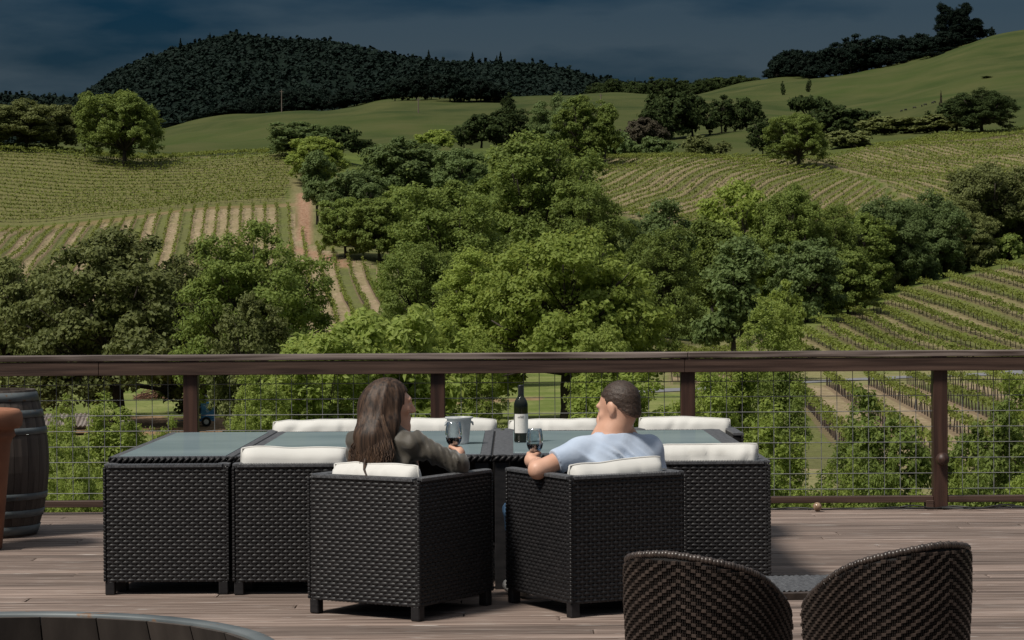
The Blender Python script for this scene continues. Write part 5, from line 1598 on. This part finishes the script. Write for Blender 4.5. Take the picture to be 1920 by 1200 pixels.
# ------------------------------------------------------------------ people: signed-distance bodies turned into one continuous skin
class SDF:
    def __init__(self, lo, hi, h):
        self.o = np.array(lo, float); self.h = h
        self.n = tuple(int(math.ceil((b_ - a) / h)) + 1 for a, b_ in zip(lo, hi))
        self.F = np.full(self.n, 1.0, np.float32)
    def _blk(self, lo, hi):
        s = []
        for a in range(3):
            i0 = max(0, int((lo[a] - self.o[a]) / self.h) - 1); i1 = min(self.n[a], int((hi[a] - self.o[a]) / self.h) + 2)
            if i1 <= i0: return None, None
            s.append(slice(i0, i1))
        g = np.meshgrid(*[self.o[a] + self.h * np.arange(s[a].start, s[a].stop) for a in range(3)], indexing='ij')
        return tuple(s), np.stack(g, -1)
    def _join(self, s, d, k, sub=False):
        a = self.F[s]
        if sub:
            self.F[s] = np.maximum(a, -d); return
        if k <= 0:
            self.F[s] = np.minimum(a, d)
        else:
            hh = np.clip(.5 + .5 * (a - d) / k, 0, 1)
            self.F[s] = a * (1 - hh) + d * hh - k * hh * (1 - hh)
    def cap(self, a, b_, ra, rb, k=.02, sub=False):
        a, b_ = np.array(a, float), np.array(b_, float); m = max(ra, rb) + .06
        s, P = self._blk(np.minimum(a, b_) - m, np.maximum(a, b_) + m)
        if s is None: return self
        ab = b_ - a; t_ = np.clip(((P - a) @ ab) / max(ab @ ab, 1e-9), 0, 1)
        d = np.linalg.norm(P - a - t_[..., None] * ab, axis=-1) - (ra + (rb - ra) * t_)
        self._join(s, d, k, sub); return self
    def chain(self, pts, rs, k=.02):
        for i in range(len(pts) - 1):
            self.cap(pts[i], pts[i + 1], rs[i], rs[i + 1], k)
        return self
    def ell(self, c, r, k=.02, M=None, sub=False):
        c = np.array(c, float); r = np.array(r, float); m = r.max() + .06
        s, P = self._blk(c - m, c + m)
        if s is None: return self
        q = P - c
        if M is not None: q = q @ M              # M columns = local axes
        k0 = np.linalg.norm(q / r, axis=-1); k1 = np.linalg.norm(q / (r * r), axis=-1)
        self._join(s, k0 * (k0 - 1) / np.maximum(k1, 1e-9), k, sub); return self
    def grid(self):
        return np.stack(np.meshgrid(*[self.o[a] + self.h * np.arange(self.n[a]) for a in range(3)], indexing='ij'), -1)
    def cut(self, d):
        self.F = np.maximum(self.F, d.astype(np.float32)); return self
    def mesh(self, name, mat, origin, relax=1):
        F = self.F; S = F < 0; nx, ny, nz = self.n
        cs = [F[i:nx - 1 + i, j:ny - 1 + j, k:nz - 1 + k] for i in (0, 1) for j in (0, 1) for k in (0, 1)]
        off = np.array([(i, j, k) for i in (0, 1) for j in (0, 1) for k in (0, 1)], float)
        neg = np.stack([c < 0 for c in cs]); mixed = neg.any(0) & ~neg.all(0)
        idx = np.full(mixed.shape, -1, np.int64); idx[mixed] = np.arange(mixed.sum())
        base = np.argwhere(mixed).astype(float)
        val = np.stack([c[mixed] for c in cs], -1)
        acc = np.zeros((len(base), 3)); cnt = np.zeros(len(base))
        for a in range(8):
            for b_ in range(a + 1, 8):
                if np.abs(off[a] - off[b_]).sum() != 1: continue
                va, vb = val[:, a], val[:, b_]; m = (va < 0) != (vb < 0)
                t_ = va[m] / (va[m] - vb[m])
                acc[m] += off[a] + t_[:, None] * (off[b_] - off[a]); cnt[m] += 1
        V = self.o + (base + acc / np.maximum(cnt, 1)[:, None]) * self.h
        Q = []
        for ax in range(3):
            u, v = [(1, 2), (2, 0), (0, 1)][ax]
            sl0 = [slice(None)] * 3; sl1 = [slice(None)] * 3
            sl0[ax] = slice(0, -1); sl1[ax] = slice(1, None)
            A_, B2 = S[tuple(sl0)], S[tuple(sl1)]
            E = np.argwhere(A_ != B2)
            ok = (E[:, u] > 0) & (E[:, v] > 0) & (E[:, u] < self.n[u] - 1) & (E[:, v] < self.n[v] - 1)
            E = E[ok]
            fl = A_[tuple(E.T)]
            def g(du, dv):
                e = E.copy(); e[:, u] -= du; e[:, v] -= dv; return idx[tuple(e.T)]
            q = np.stack([g(1, 1), g(0, 1), g(0, 0), g(1, 0)], -1)
            q[~fl] = q[~fl][:, ::-1]
            Q.append(q)
        Q = np.concatenate(Q)
        for _ in range(relax):                      # a light Laplacian relax
            sm = np.zeros_like(V); ct = np.zeros(len(V))
            for a, b_ in ((0, 1), (1, 2), (2, 3), (3, 0)):
                np.add.at(sm, Q[:, a], V[Q[:, b_]]); np.add.at(ct, Q[:, a], 1)
            V = V * .5 + .5 * sm / np.maximum(ct, 1)[:, None]
        return mesh_np(name, V - np.array(origin), Q, mat, True)

def head_frame(yaw, pitch=0.0):
    """columns: right, forward (face), up"""
    f = np.array([math.sin(yaw) * math.cos(pitch), math.cos(yaw) * math.cos(pitch), math.sin(pitch)])
    r = np.array([math.cos(yaw), -math.sin(yaw), 0.0])
    u = np.cross(r, f)
    return np.stack([r, f, u], -1)

def add_head(S, c, M, sc=1.0, male=True):
    c = np.array(c)
    def L(x, y, z): return c + M @ (np.array([x, y, z]) * sc)
    R = lambda *r: tuple(q * sc for q in r)
    S.ell(L(0, -.018, .028), R(.074, .094, .088), .0, M)          # cranium
    S.ell(L(0, .020, -.020), R(.060, .072, .090), .03, M)          # face
    S.ell(L(0, .045, -.085), R(.040, .040, .030), .03, M)          # jaw
    S.ell(L(0, .074, -.098), R(.020, .018, .018), .02, M)          # chin
    S.ell(L(0, .080, .028), R(.050, .016, .014), .02, M)           # brow
    for s in (-1, 1):
        S.ell(L(s * .038, .064, -.020), R(.022, .020, .018), .02, M)   # cheek
        S.ell(L(s * .030, .096, .010), R(.014, .010, .009), 0, M, True) if False else None
        S.ell(L(s * .076, -.006, -.004), R(.009, .020, .030), .006, M)     # ear
        S.ell(L(s * .072, .004, -.030), R(.007, .010, .010), .006, M)
    S.cap(L(0, .090, .016), L(0, .112, -.026), .009 * sc, .013 * sc, .012)      # nose
    for s in (-1, 1):
        S.ell(L(s * .010, .100, -.032), R(.009, .010, .008), .006, M)
    S.ell(L(0, .090, -.056), R(.022, .010, .007), .008, M)          # lips
    S.ell(L(0, .088, -.068), R(.019, .010, .008), .008, M)
    return L

def add_hand(S, wrist, stem, side, sc=1.0):
    """a fist closed round an upright stem: palm, four stacked unequal fingers, thumb"""
    w = np.array(wrist, float); st = np.array(stem, float)
    d = st - w; d[2] = 0; d /= np.linalg.norm(d)
    n = np.array([d[1], -d[0], 0]) * side          # from the stem towards the palm side
    up = np.array([0, 0, 1.0])
    palm = st - d * .030 + n * .026
    S.cap(w, palm - d * .004, .026 * sc, .027 * sc, .02)
    S.ell(palm, (.024 * sc, .040 * sc, .036 * sc), .015, np.stack([n, d, up], -1))
    lens = [1.0, 1.08, 1.02, .82]
    for i in range(4):
        z = st[2] + (.030 - .0195 * i) * sc
        b0 = palm + d * .022 * sc + n * .006; b0[2] = z
        k1 = st + d * .026 * lens[i] + n * .012; k1[2] = z + .001
        k2 = st + d * .020 * lens[i] - n * .016; k2[2] = z - .002
        k3 = st - d * .006 * lens[i] - n * .021; k3[2] = z - .004
        S.chain([b0, k1, k2, k3], [.0105 * sc, .0098 * sc, .0090 * sc, .0078 * sc], .003)
    t0 = palm - d * .020; t0[2] = st[2] + .012
    t1 = st - d * .026 - n * .004; t1[2] = st[2] + .026
    t2 = st - d * .010 - n * .020; t2[2] = st[2] + .034
    S.chain([t0, t1, t2], [.0135 * sc, .0110 * sc, .0088 * sc], .006)

def np3(v): return np.array([v[0], v[1], v[2]], float)
def cloth_noise(P, rng, amp, lam, n=10, squash=(1, 1, 1)):
    d = np.zeros(P.shape[:-1])
    for _ in range(n):
        k = rng.normal(size=3) * np.array(squash); k /= np.linalg.norm(k)
        d += np.sin((P @ k) * 2 * PI / (lam * rng.uniform(.7, 1.4)) + rng.uniform(0, 6.28))
    return d * amp / n ** .5

# ---------------------------------------------------------------- the man
def build_man():
    F, R = np3(Fm), np3(Rm)                       # facing, right
    U_ = np.array([0, 0, 1.0])
    Yc = A2.y + .40
    neck = np3(at(1152, 821, Yc)); chest = np3(at(1158, 862, Yc - .0)); chest[2] = .66
    pel = neck * 1.0; pel[2] = .36; pel = pel + F * .05 + R * .03
    head_c = np3(at(1160, 764, Yc + .01))
    M = head_frame(math.radians(-56), -.27)
    shL = neck - R * .175 + np.array([0, 0, -.052]) ; shR = neck + R * .185 + np.array([0, 0, -.058])
    elL = np3(at(1008, 881, A2.y + .24))
    stem = np3(at(1003, 862, A2.y + .53))
    d = stem - elL; d /= np.linalg.norm(d)
    wrL = stem - d * .085 + np.array([.010, -.005, -.004])
    elR = shR + R * .05 - F * .02 + np.array([0, 0, -.25]); haR = elR + F * .22 - R * .10 + np.array([0, 0, -.03])
    root = empty('person', (pel[0], pel[1], 0), 0, 'man with short dark hair in a light blue t-shirt holding a wine glass', 'person')
    org = (pel[0], pel[1], 0)
    lo = np.minimum.reduce([neck, pel, elL, stem, head_c, shR, haR]) - .20; hi = np.maximum.reduce([neck, pel, elL, stem, head_c, shR, haR]) + .20
    S = SDF(lo, hi, .0062)
    add_head(S, head_c, M, 1.03)
    S.chain([neck + np.array([0, 0, -.04]), neck + np.array([.0, 0, .03]), head_c + np.array([0, 0, -.05]) - M[:, 1] * .025], [.066, .057, .055], .03)
    S.ell(neck + U_ * -.045, (.14, .075, .05), .05, np.stack([R, F, U_], -1))
    S.cap(shL, elL, .047, .040, .03); S.chain([elL, wrL], [.040, .026], .02)
    S.cap(elL + d * .06, elL + d * .12, .039, .036, .02)
    S.ell(elL, (.039, .039, .036), .01)
    add_hand(S, wrL, stem, -1, 1.0)
    S.chain([shR, elR, haR], [.047, .040, .028], .03)
    S.ell(pel + U_ * .25, (.16, .10, .26), .05, np.stack([R, F, U_], -1))
    obj('body', S.mesh('body', MAT['skin'], org), root)
    # t-shirt
    T = SDF(lo, hi, .0066)
    T.ell(neck + U_ * -.16 - F * .01, (.185, .105, .17), .02, np.stack([R, F, U_], -1))
    T.ell(pel + U_ * .14, (.175, .125, .22), .06, np.stack([R, F, U_], -1))
    T.chain([shL + U_ * -.004, neck + U_ * -.024, shR + U_ * -.004], [.056, .070, .058], .05)
    T.ell(neck - R * .09 - F * .075 + U_ * -.14, (.085, .045, .11), .05, np.stack([R, F, U_], -1))
    T.ell(neck + R * .09 - F * .075 + U_ * -.14, (.085, .045, .11), .05, np.stack([R, F, U_], -1))
    sl = shL + (elL - shL) * .60
    T.chain([shL, sl], [.064, .060], .03)
    T.chain([shR, shR + (elR - shR) * .62], [.064, .058], .03)
    P = T.grid(); rg = np.random.RandomState(3)
    T.F = T.F + cloth_noise(P, rg, .0022, .11, 9, (1, 1, 1.6)).astype(np.float32)
    for q in range(9):                              # folds pulled across the back from the shoulder
        c0 = neck - R * rg.uniform(-.14, .14) + U_ * rg.uniform(-.14, -.04); kx = R * .75 + U_ * rg.uniform(-.9, -.4)
        kx /= np.linalg.norm(kx); nn = np.cross(kx, F)
        T.F += (-.0125 * np.exp(-(((P - c0) @ nn) / .011) ** 2) * np.exp(-(((P - c0) @ kx) / .09) ** 2)).astype(np.float32)
    T.cut(np.where((np.linalg.norm(P - sl, axis=-1) < .13), (P - sl) @ ((elL - shL) / np.linalg.norm(elL - shL)), -1.0))
    nk = neck + U_ * .004
    up = U_ * .93 + F * .36
    T.cut(np.where(np.linalg.norm((P - nk)[..., :2], axis=-1) < .085, (P - nk) @ up, -1.0))
    obj('t_shirt', T.mesh('t_shirt', MAT['shirt_blue'], org, 1), root)
    # cropped hair: a shell over the cranium
    H = SDF(head_c - .16, head_c + .16, .005)
    c = head_c
    Lc = lambda x, y, z: c + M @ (np.array([x, y, z]) * 1.03)
    H.ell(Lc(0, -.018, .0285), (.0783, .0990, .0925), 0, M)
    H.ell(Lc(0, -.050, -.040), (.060, .050, .050), .03, M)
    P = H.grid(); q = (P - c) @ M
    line = np.where(q[..., 1] > .0, .048 + q[..., 1] * .32, .030 + q[..., 1] * 1.05)      # hairline: temple, over the ear, nape
    line = np.maximum(line, -.066)
    line = np.where((q[..., 1] > -.005) & (q[..., 1] < .022), np.minimum(line, -.005), line)   # sideburn
    line = line + cloth_noise(P, np.random.RandomState(6), .0035, .014, 8)
    H.cut(line - q[..., 2]); H.cut(q[..., 1] - .086)
    H.F += cloth_noise(P, np.random.RandomState(5), .0012, .02, 6).astype(np.float32)
    obj('hair', H.mesh('hair', MAT['hair_short'], org, 1), root)
    # the clipped fade below the longer hair
    K2 = SDF(head_c - .16, head_c + .16, .005)
    K2.ell(Lc(0, -.018, .0285), (.0768, .0976, .0912), 0, M); K2.ell(Lc(0, -.050, -.040), (.0588, .0490, .0490), .03, M)
    K2.cut(line - .013 - q[..., 2]); K2.cut(q[..., 1] - .055)
    obj('hair_fade', K2.mesh('hair_fade', noise_mat('hair_fade', (.055, .030, .021), (.12, .066, .045), (260,) * 3, .7), org, 1), root)
    # stubble on the jaw
    B = SDF(head_c - .16, head_c + .16, .005)
    B.ell(Lc(0, .046, -.085), (.0500, .0500, .0400), 0, M); B.ell(Lc(0, .074, -.098), (.0270, .0250, .0240), .02, M)
    B.ell(Lc(0, .020, -.030), (.0670, .0745, .090), .02, M)
    P = B.grid(); q = (P - c) @ M
    B.cut(q[..., 2] + .046 - np.clip((.03 - q[..., 1]) * .5, -.02, .03)); B.cut(-.112 - q[..., 2]); B.cut(.004 - q[..., 1])
    obj('beard', B.mesh('beard', noise_mat('stubble', (.055, .029, .020), (.13, .070, .048), (300,) * 3, .7), org, 1), root)
    for s in (-1, 1):
        MB().lathe([(0, -.010), (.008, -.006), (.0105, 0), (.008, .006), (0, .010)], 12).build('eye', MAT['eye'], root, True, tuple(Lc(s * .030, .078, .010) - np.array(org)))
    # jeans and shoes
    hipL, hipR = pel - R * .09, pel + R * .09
    knL = np3(at(971, 958, A2.y + .66)); knL[2] = .415
    knR = hipR + F * .42; knR[2] = .43
    anL = knL + F * .02 + R * .04; anL[2] = .09
    anR = knR + F * .06; anR[2] = .09
    lo = np.minimum.reduce([hipL, hipR, knL, knR, anL]) - .13; hi = np.maximum.reduce([hipL, hipR, knL, knR, anL]) + .13
    lo[2] = 0
    J = SDF(lo, hi, .010)
    J.ell(pel, (.17, .14, .12), .03, np.stack([R, F, U_], -1))
    J.chain([hipL, knL, anL], [.092, .068, .055], .03); J.chain([hipR, knR, anR], [.092, .068, .055], .03)
    J.F += cloth_noise(J.grid(), rg, .004, .08, 8).astype(np.float32)
    obj('jeans', J.mesh('jeans', MAT['denim'], org, 1), root)
    for an in (anL, anR):
        K = SDF(an - .24, an + .24, .008)
        K.ell(an + F * .07 + U_ * -.045, (.046, .13, .042), 0, np.stack([R, F, U_], -1)); K.cap(an, an + U_ * -.03, .05, .045, .02)
        K.cut(.004 - K.grid()[..., 2])
        obj('shoe', K.mesh('shoe', MAT['shoe'], org, 1), root)
    return stem

# ---------------------------------------------------------------- the woman
def build_woman():
    F, R = np3(Fw), np3(Rw)
    U_ = np.array([0, 0, 1.0])
    Yc = cw.y - .02
    neck = np3(at(724, 812, Yc)); pel = neck.copy(); pel[2] = .36; pel = pel + F * .06
    head_c = np3(at(733, 759, Yc + .02))
    M = head_frame(math.radians(72), -.03)
    shR = neck + R * .150 + np.array([0, 0, -.045]); shL = neck - R * .150 + np.array([0, 0, -.045])
    elR = np3(at(858, 882, Yc - .06)); elR[2] = .672
    stem = np3(at(851, 850, Yc + .14))
    d = stem - elR; d /= np.linalg.norm(d)
    wrR = stem - d * .080 + np.array([-.004, 0, -.008])
    elL = shL - R * .04 + F * .06 + np.array([0, 0, -.25]); haL = elL + F * .2 + R * .12 + np.array([0, 0, -.03])
    root = empty('person', (pel[0], pel[1], 0), 0, 'woman with long brown hair in a dark olive shirt holding a wine glass', 'person')
    org = (pel[0], pel[1], 0)
    lo = np.minimum.reduce([neck, pel, elR, stem, head_c, shL, haL]) - .20; hi = np.maximum.reduce([neck, pel, elR, stem, head_c, shL, haL]) + .20
    S = SDF(lo, hi, .0062)
    add_head(S, head_c, M, .97, False)
    S.chain([neck + np.array([0, 0, -.05]), neck + U_ * .015, head_c + np.array([0, 0, -.05]) - M[:, 1] * .02], [.052, .046, .046], .03)
    S.ell(neck + U_ * -.05, (.12, .06, .045), .05, np.stack([R, F, U_], -1))
    S.cap(shR, elR, .036, .031, .03); S.cap(elR, wrR, .031, .021, .02)
    add_hand(S, wrR, stem, 1, .88)
    S.chain([shL, elL, haL], [.036, .031, .022], .03)
    S.ell(pel + U_ * .25, (.13, .085, .25), .05, np.stack([R, F, U_], -1))
    obj('body', S.mesh('body', MAT['skin'], org), root)
    T = SDF(lo, hi, .0066)
    T.ell(neck + U_ * -.17, (.155, .100, .18), .02, np.stack([R, F, U_], -1))
    T.ell(pel + U_ * .12, (.160, .120, .22), .06, np.stack([R, F, U_], -1))
    T.chain([shL, neck + U_ * -.022, shR], [.052, .060, .052], .05)
    T.chain([shR, elR, elR + (wrR - elR) * .72], [.058, .050, .038], .025)
    T.chain([shL, elL, elL + (haL - elL) * .8], [.056, .048, .036], .025)
    T.chain([neck + U_ * .018 - R * .03, neck + U_ * .018 + R * .03], [.040, .040], .02)      # collar
    P = T.grid(); rg = np.random.RandomState(8)
    T.F = T.F + cloth_noise(P, rg, .0050, .075, 10).astype(np.float32)
    ax = (elR - shR) / np.linalg.norm(elR - shR)
    for q in range(7):                               # diagonal folds of the sleeve
        c0 = shR + (elR - shR) * (q + .3) / 6.5 + R * .02
        nn = ax * .8 + U_ * rg.uniform(.3, .7); nn /= np.linalg.norm(nn)
        T.F += (.0085 * np.exp(-(((P - c0) @ nn) / .010) ** 2) * (np.linalg.norm(P - c0, axis=-1) < .10)).astype(np.float32)
    obj('shirt', T.mesh('shirt', MAT['shirt_olive'], org, 1), root)
    # long hair: a full mass with strand ridges plus loose locks
    b_lo = np.minimum(head_c, neck) - .24; b_hi = head_c + .22; b_lo[2] = .50
    H = SDF(b_lo, b_hi, .0058)
    c = head_c
    Lc = lambda x, y, z: c + M @ (np.array([x, y, z]) * .97)
    H.ell(Lc(0, -.021, .034), (.084, .103, .093), 0, M)
    H.ell(Lc(0, -.062, -.045), (.084, .076, .11), .04, M)
    back = neck - F * .085
    H.chain([Lc(0, -.072, -.02), back + U_ * -.02 - R * .012, back + U_ * -.16 - R * .010 - F * .02], [.078, .080, .060], .05)
    H.chain([Lc(.062, .0, .01), Lc(.070, -.012, -.075), neck + M[:, 0] * .05 - F * .06 + U_ * -.06, back + R * .015 + U_ * -.17 - F * .02], [.026, .034, .044, .036], .03)
    H.chain([Lc(-.060, -.01, .01), Lc(-.068, -.03, -.08), neck - R * .075 - F * .05 + U_ * -.07, back - R * .06 + U_ * -.19 - F * .02], [.028, .036, .046, .034], .03)
    P = H.grid(); q = (P - c)
    ang = np.arctan2(q @ R, -(q @ F) + .02)
    dz = np.clip(head_c[2] + .02 - P[..., 2], 0, 1)
    H.F += ((.0034 + .008 * dz) * (np.sin(ang * 11 + P[..., 2] * 9 + 1.3 * np.sin(P[..., 2] * 17)) * .6 + np.sin(ang * 23 - P[..., 2] * 14) * .4)).astype(np.float32)
    ql = q @ M
    face = np.maximum.reduce([.050 - ql[..., 1], np.abs(ql[..., 0]) - .085, ql[..., 2] - .062])     # leave the face free
    H.F = np.maximum(H.F, -face.astype(np.float32))
    obj('hair', H.mesh('hair', MAT['hair_dark'], org, 1), root)
    lks = [MB(), MB()]; rl = random.Random(4)
    for i in range(460):
        a = rl.uniform(-1.35, 1.35)
        st = c + M @ (np.array([math.sin(a) * .06, -.06 * math.cos(a) - .04, .02]) * .97)
        x = math.sin(a) * .10
        e1 = back + R * (x * .95) - F * (.085 * math.cos(a) - .012) + U_ * (-.02)
        e2 = back + R * (x * 1.0 + rl.uniform(-.03, .03)) - F * (.085 * math.cos(a) * .9 + .010) + U_ * (-.11 + rl.uniform(-.03, .03))
        e3 = back + R * (x * .8 + rl.uniform(-.05, .05)) - F * (.066 + rl.uniform(0, .03)) + U_ * (-.205 + rl.uniform(-.05, .05))
        s0_ = st - F * .024
        r_ = rl.uniform(.0011, .0026)
        w1 = rl.uniform(-.014, .014); w2 = rl.uniform(-.018, .018)
        lks[i % 2].tube([tuple(np3(v) - np.array(org)) for v in (s0_, (s0_ + e1) / 2 - F * .012 + R * rl.uniform(-.006, .006), e1, (e1 + e2) / 2 + R * w1, e2, e2 * .6 + e3 * .4 + R * w2, e2 * .25 + e3 * .75 - R * w2, e3)],
                [r_ * .6, r_, r_, r_, r_ * .9, r_ * .8, r_ * .5, r_ * .1], 5)
    tag(lks[0].build('hair_locks', MAT['hair_dark'], root, True), kind='stuff')
    tag(lks[1].build('hair_locks', MAT['hair_brown'], root, True), kind='stuff')
    # one lock hanging over the white cushion
    e = np3(at(686, 845, A.y + .30)); f_ = np3(at(683, 880, A.y + .21)); g_ = np3(at(688, 897, A.y + .13))
    MB().tube([tuple(np3(v) - np.array(org)) for v in (back + U_ * -.06 - F * .05 - R * .03, e, f_, g_)], [.012, .011, .006, .001], 6).build('hair_lock', MAT['hair_dark'], root, True)
    for s in (-1, 1):
        MB().lathe([(0, -.009), (.007, -.006), (.0098, 0), (.007, .006), (0, .009)], 12).build('eye', MAT['eye'], root, True, tuple(Lc(s * .030, .078, .010) - np.array(org)))
    hipL, hipR = pel - R * .08, pel + R * .08
    knL, knR = hipL + F * .42, hipR + F * .42; knL[2] = knR[2] = .42
    anL, anR = knL + F * .05, knR + F * .05; anL[2] = anR[2] = .09
    lo = np.minimum.reduce([hipL, hipR, knL, knR]) - .14; hi = np.maximum.reduce([hipL, hipR, knL, knR, anL, anR]) + .14; lo[2] = 0
    J = SDF(lo, hi, .010)
    J.ell(pel, (.16, .13, .11), .03, np.stack([R, F, U_], -1))
    J.chain([hipL, knL, anL], [.085, .058, .044], .03); J.chain([hipR, knR, anR], [.085, .058, .044], .03)
    obj('trousers', J.mesh('trousers', MAT['dark_cloth'], org, 1), root)
    for an in (anL, anR):
        K = SDF(an - .22, an + .22, .008)
        K.ell(an + F * .06 + U_ * -.05, (.038, .115, .036), 0, np.stack([R, F, U_], -1)); K.cap(an, an + U_ * -.03, .042, .038, .02)
        K.cut(.004 - K.grid()[..., 2])
        obj('shoe', K.mesh('shoe', MAT['dark_cloth'], org, 1), root)
    return stem
sm_ = build_man()
sw_ = build_woman()
wine_glass((sm_[0], sm_[1], sm_[2] - .060), 'wine glass of red wine in the left hand of the man')
wine_glass((sw_[0], sw_[1], sw_[2] - .060), 'wine glass of red wine in the right hand of the woman')
